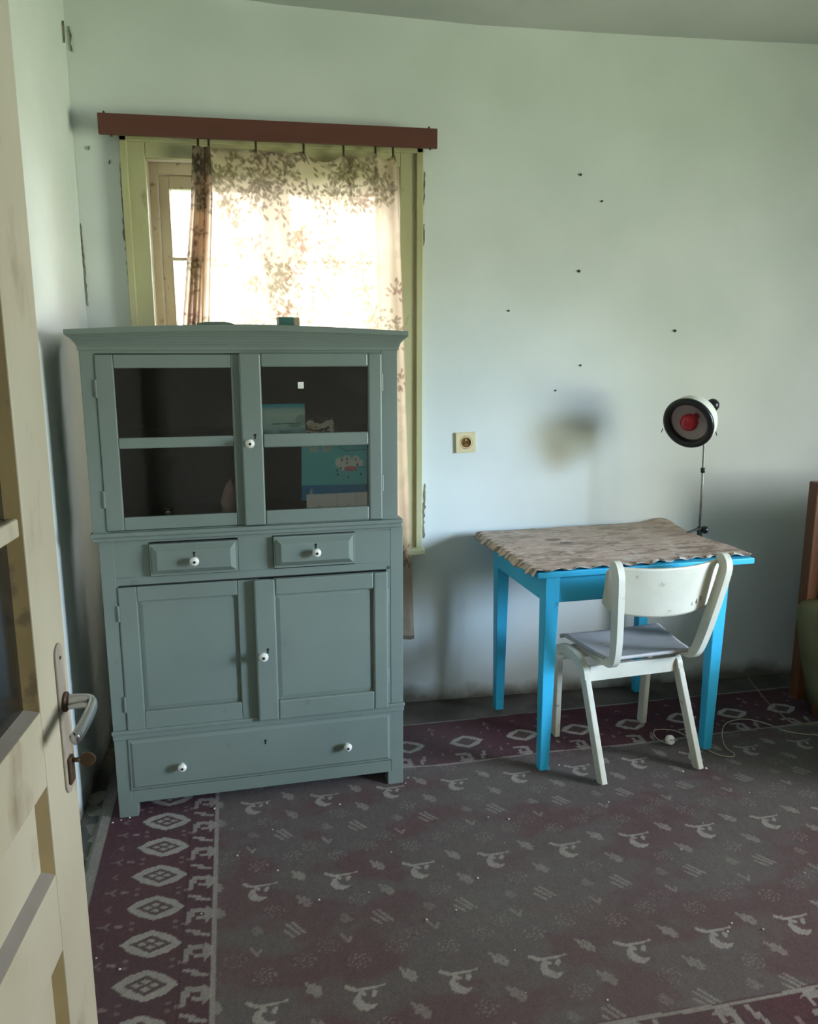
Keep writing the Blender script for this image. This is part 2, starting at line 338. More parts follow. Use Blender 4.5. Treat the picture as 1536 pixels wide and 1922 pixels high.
# casing: stepped architrave on the wall
for nm, q in (('casing', (-.472,-.395,None,.69,2.243)), ('casing', (.532,.612,None,.69,2.243))):
    mb = MB(); wbx(mb, q[0], q[1], 3.212, 3.245, q[3], 2.243)
    e0, e1 = (q[0]-.008, q[0]+.018) if q[0] < 0 else (q[1]-.018, q[1]+.008)
    wbx(mb, e0, e1, 3.200, 3.246, q[3], 2.250)
    mb.build('casing', M['trim'], w1, .003)
mb = MB(); wbx(mb, -.395, .532, 3.212, 3.245, 2.178, 2.243); wbx(mb, -.48, .62, 3.200, 3.246, 2.228, 2.250); mb.build('casing', M['trim'], w1, .003)
mb = MB(); wbx(mb, -.50, .625, 3.17, 3.246, .675, .70); mb.build('window_sill', M['trim'], w1, .004)
mb = MB()                                                      # reveals
wbx(mb, OX0-.002, OX0+.004, 3.24, 3.40, OZ0, OZ1); wbx(mb, OX1-.004, OX1+.002, 3.24, 3.40, OZ0, OZ1)
wbx(mb, OX0, OX1, 3.24, 3.40, OZ1-.004, OZ1+.002); wbx(mb, OX0, OX1, 3.24, 3.40, OZ0-.002, OZ0+.01)
mb.build('reveal', M['reveal'], w1)
mb = MB()                                                      # outer frame
wbx(mb, OX0+.002, -.372, 3.345, 3.42, OZ0, OZ1); wbx(mb, .512, OX1-.002, 3.345, 3.42, OZ0, OZ1)
wbx(mb, -.372, .512, 3.345, 3.42, 2.150, OZ1-.004); wbx(mb, -.372, .512, 3.345, 3.42, OZ0+.01, .775)
mb.build('window_frame', M['sash'], w1, .003)
for (x0, x1, a, bb) in ((-.370, .068, .038, .050), (.070, .510, .048, .048)):
    mb = MB(); z0, z1 = .778, 2.147
    wbx(mb, x0, x0+a, 3.362, 3.402, z0, z1); wbx(mb, x1-bb, x1, 3.362, 3.402, z0, z1)
    wbx(mb, x0+a, x1-bb, 3.362, 3.402, 2.100, z1); wbx(mb, x0+a, x1-bb, 3.362, 3.402, z0, z0+.05)
    s_ = mb.build('sash', M['sash'], w1, .003)
    for zm in (1.847, 1.49, 1.15):
        mb = MB(); wbx(mb, x0+a, x1-bb, 3.372, 3.395, zm-.006, zm+.006); mb.build('muntin', M['sash'], s_, .002)
    zz = [z0+.05, 1.141, 1.159, 1.481, 1.499, 1.838, 1.856, 2.100]
    for i in range(0, 8, 2):
        mb = MB(); wbx(mb, x0+a, x1-bb, 3.383, 3.386, zz[i], zz[i+1]); mb.build('pane', M['glass_win'], s_)
# side window (right wall, outside the frame of the photograph, source of the daylight)
w2 = empty('window_2', (XR, (WY0+WY1)/2, WZ0), kind='structure'); O2 = Vector(w2.location)
mb = MB(); 
def rb(y0, y1, z0, z1, x0=XR+.06, x1=XR+.11): mb.box(x0-O2.x, x1-O2.x, y0-O2.y, y1-O2.y, z0-O2.z, z1-O2.z)
rb(WY0, WY0+.05, WZ0, WZ1); rb(WY1-.05, WY1, WZ0, WZ1); rb(WY0+.05, WY1-.05, WZ0, WZ0+.05); rb(WY0+.05, WY1-.05, WZ1-.05, WZ1); rb((WY0+WY1)/2-.03, (WY0+WY1)/2+.03, WZ0+.05, WZ1-.05)
mb.build('window_frame', M['trim'], w2, .003)

# ------------------------------------------------------------ pelmet
pm = empty('curtain_pelmet', (.062, 3.13, 2.2655), 0, 'brown-red painted wooden pelmet board above the window', 'curtain pelmet')
P0 = Vector((.062, 3.13, 2.2655))
mb = MB(); mb.box(-.597, .597, 0, .018, -.034, .034); mb.build('front_board', M['pelmet'], pm, .002)
MB().box(-.597, .597, .018, .106, .020, .034).build('top_board', M['pelmet'], pm, .002)
for s_ in (-1, 1): MB().box(*sorted((s_*.597, s_*.580)), .018, .106, -.004, .020).build('end_board', M['pelmet'], pm, .002)
for (x, z) in ((-.575, .036), (-.555, -.038), (.565, .036), (.57, -.037), (.165, .004)):
    MB().lathe([(.0, .0035), (.004, .003), (.004, -.004)], (x, .002, z), (0, -1, 0), 8).build('nail_head', M['rust'], pm)
MB().tube([(-.30, .05, -.018), (.46, .05, -.018)], .006, 10, (0,0,1)).build('curtain_rail', M['steel'], pm, smooth=True)

# ------------------------------------------------------------ curtain
def leafy(A, Z, seed, n, x0, x1, z0, z1):
    """mask of printed sprigs: clusters of small leaves round a stem"""
    rng = random.Random(seed); m = np.zeros(A.shape); 
    for _ in range(n):
        cx, cz = rng.uniform(x0, x1), rng.uniform(z0, z1); rot = rng.uniform(0, 6.28)
        sel = (abs(A-cx) < .075) & (abs(Z-cz) < .075)
        if not sel.any(): continue
        a = A[sel]-cx; z = Z[sel]-cz; mm = m[sel]
        for k in range(rng.randint(14, 26)):
            t = rng.uniform(0, 6.28); r = rng.uniform(.004, .055); ex = a-r*math.cos(t); ez = z-r*.9*math.sin(t); d = t+rng.uniform(-.6, .6)
            u = ex*math.cos(d)+ez*math.sin(d); v = -ex*math.sin(d)+ez*math.cos(d)
            mm = np.maximum(mm, np.clip(1.6-((u/.0095)**2+(v/.0048)**2), 0, 1)*rng.uniform(.55, 1))
        m[sel] = mm
    return m
nu, nv = 330, 520
U, V = np.meshgrid(np.linspace(0, 1, nu), np.linspace(0, 1, nv))     # v: 0 top .. 1 bottom
zt, zb = 2.210, .318
hooks = [-.204, -.167, -.002, .169, .314, .432, .498]
xl = np.interp(V, [0, .1, .33, .6, 1], [-.218, -.235, -.290, -.27, -.24])
xr = np.interp(V, [0, .02, .33, .65, 1], [.505, .515, .538, .556, .580])
# cloth length is gathered on the left: 22% of the cloth in the first 14% of the width
Ug = np.interp(U, [0, .30, 1], [0, .125, 1])
gx = np.interp(V, [0, .08, .33, 1], [.055, .07, .098, .10])
X = np.where(Ug < .125, xl + gx*(Ug/.125) + .011*np.cos(U*2*np.pi*19)*np.clip((.125-Ug)/.02, 0, 1)*np.clip(Ug/.01, 0, 1), xl+gx + (xr-xl-gx)*((Ug-.125)/.875))
gath = np.clip(1-Ug/.15, 0, 1)
fold = np.sin(U*2*np.pi*19)*.020*np.clip(gath*2.2, 0, 1)*(.6+.4*V) 
soft = (np.sin(U*2*np.pi*6.5+.6)*.5+np.sin(U*2*np.pi*10.3+2+V)*.25)*.013*(1-gath)
soft += .010*np.exp(-((X-.33)/.010)**2)*(1-gath) - .010*np.exp(-((X-.44-.05*V)/.012)**2)
soft += .016*np.exp(-((X-xr)/.012)**2)
Yc = 3.158 + fold + soft + .006*np.sin(V*5)
sag = np.interp(X[0], hooks, [0]*7)
top = np.full(nu, zt)
amps = [.004, .012, .012, .038, .014, .016]
for i in range(6):
    a, b_ = hooks[i], hooks[i+1]; k = (X[0] >= a) & (X[0] <= b_); tt = (X[0][k]-a)/(b_-a)
    top[k] -= amps[i]*4*tt*(1-tt)
Z = top[None, :]*(1-V) + zb*V
Z = np.where(V < .25, top[None, :] - (zt-zb)*V + (zt-top[None, :])*(V/.25), Z*0 + zt - (zt-zb)*V)
cloth_a = U*1.15; cloth_z = (1-V)*1.9
m1 = leafy(cloth_a, cloth_z, 11, 170, 0, 1.15, 0, 1.9); m2 = leafy(cloth_a, cloth_z, 12, 60, 0, 1.15, 0, 1.9)
m3 = leafy(cloth_a, cloth_z, 13, 60, 0, 1.15, 1.70, 1.9)
base = np.ones((nv, nu, 3))*np.array([.72, .60, .47]); base = lerp(base, [.64,.49,.40], fbm(cloth_a, cloth_z, 5, 2)*1.3-.3)
blot = np.clip((fbm(cloth_a, cloth_z, 17, 7)-.52)*6, 0, 1)*np.clip(leafy(cloth_a, cloth_z, 11, 170, 0, 1.15, 0, 1.9)+.35, 0, 1)
c_ = lerp(base, [.34,.27,.18], blot*.6); c_ = lerp(c_, [.24,.19,.12], m1*.85); c_ = lerp(c_, [.26,.13,.10], m2*.8); c_ = lerp(c_, [.17,.13,.09], m3*.9)
hem = np.clip(1-(zt+.02-Z+(top-zt)[None,:])/.035, 0, 1)*(V < .05); c_ = lerp(c_, [.20,.15,.12], hem*.75)
c_ = lerp(c_, [.16,.14,.12], (U < .012)*.8+ (V > .992)*.6)
cm = bpy.data.materials.new('thin_floral_cotton'); cm.use_nodes = True
t = cm.node_tree; N = t.nodes; L = t.links; N.remove(N['Principled BSDF']); out = N['Material Output']
a_ = N.new('ShaderNodeVertexColor'); a_.layer_name = 'Col'
df = N.new('ShaderNodeBsdfDiffuse'); tl = N.new('ShaderNodeBsdfTranslucent'); tp = N.new('ShaderNodeBsdfTransparent')
L.new(a_.outputs[0], df.inputs[0]); L.new(a_.outputs[0], tl.inputs[0]); L.new(a_.outputs[0], tp.inputs[0])
x1 = N.new('ShaderNodeMixShader'); x1.inputs[0].default_value = .80; L.new(df.outputs[0], x1.inputs[1]); L.new(tl.outputs[0], x1.inputs[2])
x2 = N.new('ShaderNodeMixShader'); x2.inputs[0].default_value = .06; L.new(x1.outputs[0], x2.inputs[1]); L.new(tp.outputs[0], x2.inputs[2])
L.new(x2.outputs[0], out.inputs['Surface'])
cu = empty('floral_curtain', (.15, 3.158, 2.226), 0, 'thin cream cotton curtain with brown floral sprigs hanging in the window', 'curtain')
grid('curtain_panel', np.stack([X-.15, Yc-3.158, Z-2.226], -1), 0, 0, cm, cu, c_)
for h in hooks:
    mb = MB(); mb.tube([(h-.15, .000, -.024), (h-.15, .004, -.012), (h-.15, .006, .0), (h-.15, .010, .018), (h-.15, .018, .030)], .0042, 6).build('curtain_hook', M['rust'], cu, smooth=True)

# ------------------------------------------------------------ cabinet
CA = R(3.61)
cab = empty('kitchen_cabinet', (-.512, 2.513, 0), CA, 'tall grey-green painted wooden cabinet with glass upper doors standing before the window', 'cabinet')
DEP = .40
def cbox(mb, *a): return mb.box(*a)
# carcass: sides, back, boards, face frame
mb = MB()
mb.box(0, .020, .004, DEP, .055, .955).box(.927, .947, .004, DEP, .055, .955)            # lower sides
mb.box(-.014, .006, .004, DEP, .955, 1.50).box(.910, .930, .004, DEP, .955, 1.50)         # upper sides
mb.box(.02, .927, DEP-.008, DEP, .06, .955).box(.006, .910, DEP-.008, DEP, .955, 1.50)    # backs
mb.box(.02, .927, .02, DEP-.008, .075, .09).box(-.014, .93, .01, DEP, .93, .955).box(.006, .91, .01, DEP, 1.492, 1.505)
mb.box(.02, .927, .03, DEP-.008, .295, .31)
mb.build('carcass', M['cab'], cab, .0015)
mb = MB()
mb.box(0, .042, 0, .022, .055, .932).box(.904, .947, 0, .022, .055, .932).box(.042, .046, 0.001, .022, .30, .80).box(.889, .904, .001, .022, .30, .80)                 # lower stiles
mb.box(.040, .906, .001, .021, .055, .098).box(.040, .906, .001, .021, .284, .306)
mb.box(.040, .906, .001, .021, .786, .812).box(.040, .906, .001, .021, .922, .940)
mb.box(.040, .145, .001, .021, .812, .922).box(.412, .522, .001, .021, .812, .922).box(.785, .906, .001, .021, .812, .922)
mb.box(-.014, .0265, 0, .022, .955, 1.505).box(.8755, .930, 0, .022, .955, 1.505).box(.024, .880, .001, .021, 1.490, 1.505).box(.024, .880, .001, .021, .953, .960)
mb.build('face_frame', M['cab'], cab, .0015)
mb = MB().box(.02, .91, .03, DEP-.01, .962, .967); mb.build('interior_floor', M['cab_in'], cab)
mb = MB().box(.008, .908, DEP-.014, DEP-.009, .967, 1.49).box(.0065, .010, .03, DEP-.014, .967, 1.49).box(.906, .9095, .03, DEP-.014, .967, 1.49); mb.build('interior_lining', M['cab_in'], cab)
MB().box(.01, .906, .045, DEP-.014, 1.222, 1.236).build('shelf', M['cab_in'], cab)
for (x0, x1) in ((0, .060), (.892, .947)):
    for (y0, y1) in ((0, .05), (DEP-.05, DEP)): MB().box(x0, x1, y0, y1, 0.0074, .0555).build('foot', M['cab'], cab, .002)
# cornice: stepped, its top edge rising slightly to the middle
def arched(mb, x0, x1, y0, y1, z0, z1, rise, rise0=0, n=24):
    vs = []; fs = []
    for i in range(n+1):
        u = i/n; x = x0+(x1-x0)*u; k = 1-abs(2*u-1)**1.6; r = rise*k; r0 = rise0*k
        vs += [(x, y0, z0+r0), (x, y1, z0+r0), (x, y1, z1+r), (x, y0, z1+r)]
    for i in range(n):
        for k in range(4): fs.append((i*4+k, i*4+(k+1) % 4, i*4+4+(k+1) % 4, i*4+4+k))
    fs += [(3,2,1,0), tuple(n*4+k for k in range(4))]
    mb.add(vs, fs)
mb = MB(); arched(mb, -.046, .958, -.034, DEP, 1.544, 1.558, .017, .012)
for q in range(9):
    u = q/8; o_ = .004+.024*u**1.5; arched(mb, -.016-o_, .932+o_, -.002-o_*.9, DEP, 1.512+.0036*q, 1.512+.0036*(q+1), .012*(q+1)/9, .012*q/9)
arched(mb, -.018, .934, -.004, DEP, 1.500, 1.512, 0, 0)
mb.build('cornice', M['cab'], cab, .0008)
mb = MB().box(-.022, .945, -.016, .02, .944, .958).box(-.018, .943, -.009, .02, .930, .944); mb.build('waist_moulding', M['cab'], cab, .0035)
mb = MB().box(-.004, .951, -.012, .0, .300, .313).box(-.002, .949, -.007, .0, .281, .300); mb.build('base_moulding', M['cab'], cab, .003)
def knob(parent, x, z, y0, k=1):
    o = MB().lathe([(.0075*k, 0), (.005*k, .006), (.006*k, .010), (.0125*k, .014), (.0145*k, .020), (.0125*k, .026), (.007*k, .0295), (.0035*k, .030)], (x, y0, z), (0, -1, 0), 20).build('knob', M['porcelain'], parent, smooth=True)
    MB().lathe([(.0034*k, .0285), (.0042*k, .0305), (.003*k, .0322), (0, .0327)], (x, y0, z), (0, -1, 0), 12).build('knob_screw', M['dark'], parent, smooth=True)
def keyhole(parent, x, z, y0):
    MB().lathe([(0, .0012), (.0038, .0012), (.0038, -.002)], (x, y0, z), (0, -1, 0), 12).box(x-.0018, x+.0018, y0-.0012, y0+.002, z-.012, z).build('keyhole', M['dark'], parent)
def door_leaf(x0, x1, z0, z1, y0, op, panel, th=.020, r=.003):
    """op: list of openings (x0,x1,z0,z1); frame is one piece, fillings are panes or a recessed panel"""
    root = empty('door', (0, 0, 0)); root.parent = cab; del_l = []
    mb = MB(); ax0, ax1 = op[0][0], op[0][1]; az0 = min(o[2] for o in op); az1 = max(o[3] for o in op)
    mb.box(x0, ax0, y0, y0+th, z0, z1).box(ax1, x1, y0, y0+th, z0, z1).box(ax0, ax1, y0+.0005, y0+th, z0, az0).box(ax0, ax1, y0+.0005, y0+th, az1, z1)
    if len(op) == 2: mb.box(ax0, ax1, y0+.0005, y0+th, op[0][3], op[1][2])
    mb.build('door_frame', M['cab'], root, r)
    if panel:
        q = op[0]; i = .014
        mb = MB(); yb = y0+.010
        vs = [(q[0], y0+.013, q[2]), (q[1], y0+.013, q[2]), (q[1], y0+.013, q[3]), (q[0], y0+.013, q[3]),
              (q[0]+i, yb, q[2]+i), (q[1]-i, yb, q[2]+i), (q[1]-i, yb, q[3]-i), (q[0]+i, yb, q[3]-i)]
        mb.add(vs, [(4,5,6,7), (0,1,5,4), (1,2,6,5), (2,3,7,6), (3,0,4,7)]); mb.box(q[0], q[1], y0+.013, y0+.017, q[2], q[3])
        mb.build('panel', M['cab'], root)
    else:
        for q in op: MB().box(q[0], q[1], y0+.009, y0+.011, q[2], q[3]).build('glass_pane', M['glass_cab'], root)
    return root
d1 = door_leaf(.027, .447, .962, 1.488, -.004, [(.078, .414, 1.002, 1.211), (.078, .414, 1.243, 1.448)], False)
d2 = door_leaf(.437, .876, .962, 1.491, -.019, [(.502, .832, 1.007, 1.205), (.502, .832, 1.247, 1.450)], False, .0145, .005)
knob(d2, .460, 1.221, -.019); keyhole(d2, .478, 1.245, -.019)
d3 = door_leaf(.045, .470, .309, .783, -.004, [(.100, .405, .370, .735)], True)
d4 = door_leaf(.456, .890, .306, .785, -.027, [(.522, .842, .372, .732)], True, .0225, .005)
knob(d4, .477, .535, -.027, 1.1); keyhole(d4, .493, .553, -.027)
for dd, x, zs, y in ((d2, .877, (1.40, 1.08), -.012), (d4, .892, (.70, .42), -.012), (d1, .026, (1.39, 1.06), -.002), (d3, .043, (.70, .40), -.002)):
    for z in zs: MB().tube([(x, y, z-.026), (x, y, z+.026)], .0042, 8).build('hinge', M['cab'], dd, smooth=False)
def drawer(x0, x1, z0, z1, out, knobs, kh=None, bev=.022):
    root = empty('drawer', (0, 0, 0)); root.parent = cab; mb = MB()
    mb.box(x0, x1, -out*.45, .018, z0, z1)
    vs = [(x0+.006, -out*.45, z0+.006), (x1-.006, -out*.45, z0+.006), (x1-.006, -out*.45, z1-.006), (x0+.006, -out*.45, z1-.006),
          (x0+bev, -out, z0+bev), (x1-bev, -out, z0+bev), (x1-bev, -out, z1-bev), (x0+bev, -out, z1-bev)]
    mb.add(vs, [(4,5,6,7), (0,1,5,4), (1,2,6,5), (2,3,7,6), (3,0,4,7)])
    mb.build('drawer_front', M['cab'], root, .0015)
    MB().box(x0+.008, x1-.008, .018, .33, z0+.006, z1-.010).build('drawer_box', M['cab_in'], root)
    for x, z in knobs: knob(root, x, z, -out)
    if kh: keyhole(root, kh[0], kh[1], -out)
    return root
drawer(.146, .411, .816, .917, .030, [(.279, .865)], (.279, .888))
drawer(.523, .784, .818, .920, .030, [(.655, .870)], (.655, .892))
d5 = drawer(.042, .904, .102, .280, .008, [(.206, .175), (.748, .180)], (.475, .228), .014)
# dark lines where drawers and doors sit in the frame
MB().box(.146, .411, -.001, .002, .917, .9195).box(.523, .784, -.001, .002, .920, .9222).box(.05, .89, -.001, .002, .7855, .7885).build('shadow_gap', M['dark'], cab)

# things in and on the cabinet (placed in the cabinet's frame)
Mc = Matrix.Translation((-.512, 2.513, 0)) @ Matrix.Rotation(CA, 4, 'Z')
def on_cab(x, y, z): return Mc @ Vector((x, y, z))
M['print'] = vcol('printed_paper', .45)
def card(name, x0, x1, z0, z1, y, lean, tilt, fn, label, cat, n=160, group=None, curl=.0):
    W, H = x1-x0, z1-z0; nv_ = max(8, int(n*H/W)); U, V = np.meshgrid(np.linspace(0, 1, n), np.linspace(0, 1, nv_))
    xx = (U-.5)*W; zz = V*H; yy = lean*V*H + curl*np.sin(U*np.pi)
    ct, st = math.cos(tilt), math.sin(tilt)
    P = np.stack([xx*ct-zz*st, yy, xx*st+zz*ct], -1)
    o = grid(name, P, 0, 0, M['print'], None, fn(U, V, W, H), solid=.0012)
    o.location = on_cab((x0+x1)/2, y, z0); o.rotation_euler = (0, 0, CA)
    return tag(o, label, cat, group)
def sea(U, V, W, H):
    c = np.ones(U.shape+(3,))*np.array([.50,.78,.74]); c = lerp(c, [.05,.52,.66], (V-.80)/.14); c = lerp(c, [.62,.85,.78], np.exp(-((V-.62)/.13)**2)*.8)
    c = lerp(c, [.10,.30,.38], np.clip((.30-V)/.2, 0, 1)*fbm(U*3, V*6, 2, 4)*1.3)
    c = lerp(c, [.07,.17,.17], (abs(V-.36-.03*U) < .016)*(U > .25)*(U < .9)*.85); c = lerp(c, [.06,.2,.17], ((U-.75)**2/.02+(V-.31)**2/.003 < 1)*.5)
    c = lerp(c, [.20,.36,.34], ((U-.92)**2/.02+(V-.48)**2/.03 < 1)*.5); c = lerp(c, [.5,.66,.62], (V < .03)*.7); return c
def bw(U, V, W, H):
    c = np.ones(U.shape+(3,))*np.array([.62,.60,.50]); n_ = vn(U*5+V*3, V*6-U*4, 1.4, 6)
    c = lerp(c, [.02,.02,.02], (n_ > .58)*.95); c = lerp(c, [.02,.02,.02], (V > .72+.08*np.sin(U*9))*.95)
    c = lerp(c, [.55,.52,.28], ((U-.2)**2/.02+(V-.5)**2/.03 < 1)*.8); c = lerp(c, [.02,.02,.02], (abs(V-.22-.35*(U-.4)**2*3) < .05)*(U < .75)); c = lerp(c, [.65,.63,.56], (V < .1)*.95); return c
def poster(U, V, W, H):
    c = np.ones(U.shape+(3,))*np.array([.14,.66,.72]); c = lerp(c, [.17,.74,.82], (V-.5)*1.2)
    c = lerp(c, [.015,.26,.56], (V < .27)*1.); c = lerp(c, [.18,.30,.28], (U > .90)*.8); c = lerp(c, [.04,.08,.09], ((U > .86) & (V < .27))*.8)
    e = lambda a, b_, ra, rb: ((U-a)/ra)**2 + ((V-b_)/rb)**2 < 1
    wh = e(.50,.66,.055,.085)|e(.60,.69,.06,.10)|e(.66,.63,.07,.09)|e(.72,.70,.05,.08)|e(.55,.58,.05,.06)|e(.78,.65,.04,.06)
    c = lerp(c, [.85,.88,.86], wh*.95)
    c = lerp(c, [.60,.18,.22], (e(.65,.55,.09,.045))*.9)
    for a, b_ in ((.53,.70),(.60,.72),(.60,.65),(.72,.71),(.47,.52),(.52,.56),(.48,.45),(.62,.40),(.79,.45),(.74,.62)): c = lerp(c, [.02,.10,.10], e(a,b_,.011,.022)*.9)
    c = lerp(c, [.03,.22,.24], ((abs(V-.86-.10*(U-.6)) < .008) & (U > .56) & (U < .85))*.8); c = lerp(c, [.03,.2,.22], ((abs(V-.90+.5*(U-.52)) < .009) & (U > .48) & (U < .60))*.7)
    c = lerp(c, [.03,.2,.22], ((abs(V-.57) < .008) & (U > .76) & (U < .88))*.7); c = lerp(c, [.08,.3,.32], ((abs(U-.60) < .004) & (V > .76) & (V < .88))*.7)
    # two short white block words, top left, too blurred to read
    for x0 in (.10, .27):
        blk = (U > x0) & (U < x0+.12) & (V > .84) & (V < .955); cut = (abs(U-x0-.055) < .008) & (V > .90) | ((abs(U-x0-.085) < .006) & (V < .89)) | ((V > .93) & (U > x0+.03) & (U < x0+.055))
        c = lerp(c, [.50,.70,.66], (blk & ~cut)*.95)
    # small white bird-like mark on the blue band
    c = lerp(c, [.45,.68,.68], ((e(.12,.14,.022,.030)|e(.13,.185,.013,.03)|e(.145,.105,.012,.02)))*.95)
    return c
def sheet(U, V, W, H):
    c = np.ones(U.shape+(3,))*np.array([.85,.88,.90]); 
    for k in (.48, .78): c = lerp(c, [.55,.58,.6], np.exp(-((U-k)/.012)**2)*.5); c = lerp(c, [.82,.86,.9], np.exp(-((U-k-.02)/.012)**2)*.7)
    r = np.hypot((U-.2)*W, (V-.45)*H); c = lerp(c, [.30,.32,.33], (abs(r-.008) < .0012)*.7); c = lerp(c, [.15,.16,.16], (r < .0022)*.9)
    r = np.hypot((U-.66)*W, (V-.5)*H); c = lerp(c, [.45,.47,.48], (abs(r-.005) < .001)*.6)
    c = lerp(c, [.5,.53,.54], ((U > .36) & (U < .45) & (V > .25) & (V < .5) & (vn(U*60, V*30, 1, 3) > .5))*.6); return c
card('postcard', .497, .634, 1.240, 1.337, -.003, .03, 0, sea, 'blue-green postcard of a hazy seascape behind the upper right glass', 'postcard')
card('photo_card', .636, .724, 1.240, 1.297, -.002, .02, .01, bw, 'small black and white picture card with a dark top edge beside the blue postcard', 'card', 100)
card('poster', .617, .858, 1.028, 1.212, .0005, .01, -.02, poster, 'cyan and dark blue printed poster leaning behind the lower right glass', 'poster', 220)
card('folded_leaflet', .632, .838, .9675, 1.051, -.0035, .01, .005, sheet, 'white creased leaflet strip with small round emblems below the cyan poster', 'leaflet', 160)
st = MB().box(-.009, .009, -.0006, .0006, -.010, .010).build('sticker', M['porcelain'], None, .0004); st.location = on_cab(.622, -.0107, 1.394); st.rotation_euler = (0, 0, CA)
tag(st, 'small square pale green sticker on the upper right glass pane', 'sticker')
# small glass inside, and a pale form added in place of a reflection, lower left
o = MB().lathe([(0, 0), (.012, 0), (.015, .030), (.0165, .045), (.0150, .045), (.0135, .030), (.010, .004), (0, .004)], (0,0,0), (0,0,1), 20).build('shot_glass', glass('clear_tumbler_glass', (.9,.93,.95), .25, .05), None, smooth=True)
o.location = on_cab(.205, .07, .967); tag(o, 'tiny clear drinking glass at the bottom of the left glass door', 'glass')
nb = []
mb = MB(); prof = [(.020, 0), (.026, .012), (.022, .03), (.026, .055), (.018, .085), (.011, .11), (.004, .125), (0, .13)]
mb.lathe(prof, (0,0,0), (0.12, 0, 1), 14)
rr = random.Random(2); mb.v = [(x+rr.uniform(-.004,.004), y*.7+rr.uniform(-.003,.003), z) for x, y, z in mb.v]
o = mb.build('crumpled_cloth', M['pink'], None, smooth=True); o.location = on_cab(.385, .075, .969); tag(o, 'pale pinkish crumpled cloth inside the lower left glass door', 'cloth')
# on top
bx_ = empty('small_box', on_cab(.602, .12, 1.5745), CA+.1, 'small dark green and tan box on the cabinet top', 'box')
MB().box(-.034, .014, -.02, .02, 0, .028).build('box_body', M['paper_dark'], bx_, .0015); MB().box(.0142, .032, -.02, .02, 0, .027).build('box_end', M['tan'], bx_, .0015)
xs = np.linspace(-.055, .055, 30); ys = np.linspace(-.03, .03, 14); X, Y = np.meshgrid(xs, ys)
Zc = .0065*(1-(X/.055)**4)*(1-(Y/.03)**4)+ .004*fbm(X, Y, 60, 2)
o = grid('folded_rag', np.stack([X, Y, Zc], -1), 0, 0, M['cloth_green'], solid=.0); q = o.modifiers.new('s', 'SOLIDIFY'); q.thickness = .004; q.offset = -1
o.location = on_cab(.375, .05, 1.5755); o.rotation_euler = (0, 0, CA); tag(o, 'small flat green rag lying on the cabinet cornice', 'rag')

# ------------------------------------------------------------ rug
RP = R(2.3); cr_, sr_ = math.cos(RP), math.sin(RP)
lx = np.arange(-.385, 2.75, .0042); ly = np.arange(-.86, 1.0, .0042); X, Y = np.meshgrid(lx, ly)
def hexring(x, y, a, b_):            # pointed lozenge distance, <1 inside
    return np.maximum(abs(y)/b_, abs(x)/a*.62 + abs(y)/b_*.62 + .0*x)
def seg(x, y, x0, y0, x1, y1, w_):
    dx, dy = x1-x0, y1-y0; t_ = np.clip(((x-x0)*dx+(y-y0)*dy)/(dx*dx+dy*dy), 0, 1); return np.hypot(x-x0-t_*dx, y-y0-t_*dy) < w_
pale = np.array([.39,.355,.325])
F = fbm(X-Y*.6, Y+X*.25, 2.6, 8); col_ = np.ones(X.shape+(3,))*np.array([.138,.115,.113])
F2 = fbm(X*.7-Y, Y+X*.6, 7.5, 3); col_ = lerp(col_, [.125,.062,.070], np.clip((F*.35+F2*.65-.50)*8, 0, 1)*.62); col_ = lerp(col_, [.15,.135,.128], np.clip((fbm(X, Y, 3.1, 4)-.55)*5, 0, 1)*.6)

# repeated motifs of the field
tx, ty = .232, .437
i_ = np.floor((X-.116+tx/2)/tx); gx_ = X-.116-i_*tx; j_ = np.floor((Y-.055+ty/2)/ty); gy_ = Y-.055-j_*ty
jit = lambda a, b_, s_: (np.sin(i_*12.9+j_*78.2+a)*s_, np.sin(i_*39.3+j_*11.1+b_)*s_)
def motif(mask, amt): 
    global col_
    col_ = lerp(col_, pale, mask*amt*(.75+.25*vn(X, Y, 90, 3)))
a, b_ = gx_, gy_
crest = (np.hypot(a+.004, (b_+.004)*.95) < .028) & (np.hypot(a-.014, (b_-.010)*.9) > .026)
bird = crest | seg(a, b_, -.042, .046, -.022, .032, .006) | seg(a, b_, -.022, .032, .030, .034, .004) | seg(a, b_, -.012, .026, -.004, .016, .006) | seg(a, b_, .022, .018, .017, .010, .006) | seg(a, b_, .030, .034, .048, .036, .003)
motif(bird, .95)
def comb(a, b_, s_=1):
    return seg(a, b_, -.020*s_, .022*s_, .010*s_, -.022*s_, .0040) | seg(a, b_, -.004*s_, .026*s_, .020*s_, -.014*s_, .0040) | seg(a, b_, -.028*s_, .0, -.006*s_, -.028*s_, .0040) | seg(a, b_, .012*s_, .0, .026*s_, -.020*s_, .0035)
def blob(a, b_): return seg(a, b_, -.016, .024, .004, -.020, .0050) | seg(a, b_, .0, .016, .016, -.012, .0050) | seg(a, b_, -.010, -.002, .010, .002, .0075) | seg(a, b_, -.012, .010, .012, -.022, .004)
def dots(a, b_): 
    r = np.hypot(a, b_*1.2); th = np.arctan2(b_, a); return (r < .030) & (np.sin(th*7+r*300) > .15) & (np.sin(r*520) > -.3)
def vee(a, b_): return seg(a, b_, -.010, .020, .004, -.010, .004) | seg(a, b_, .014, .008, .004, -.010, .004)
def at(ox, oy):
    A = (gx_-ox+tx/2) % tx - tx/2; B = (gy_-oy+ty/2) % ty - ty/2; return A, B
motif(blob(*at(.112, .055)), .62); motif(blob(*at(.118, -.06)), .50); motif(dots(*at(.0, .125)), .38); motif(dots(*at(.035, -.085)), .33)
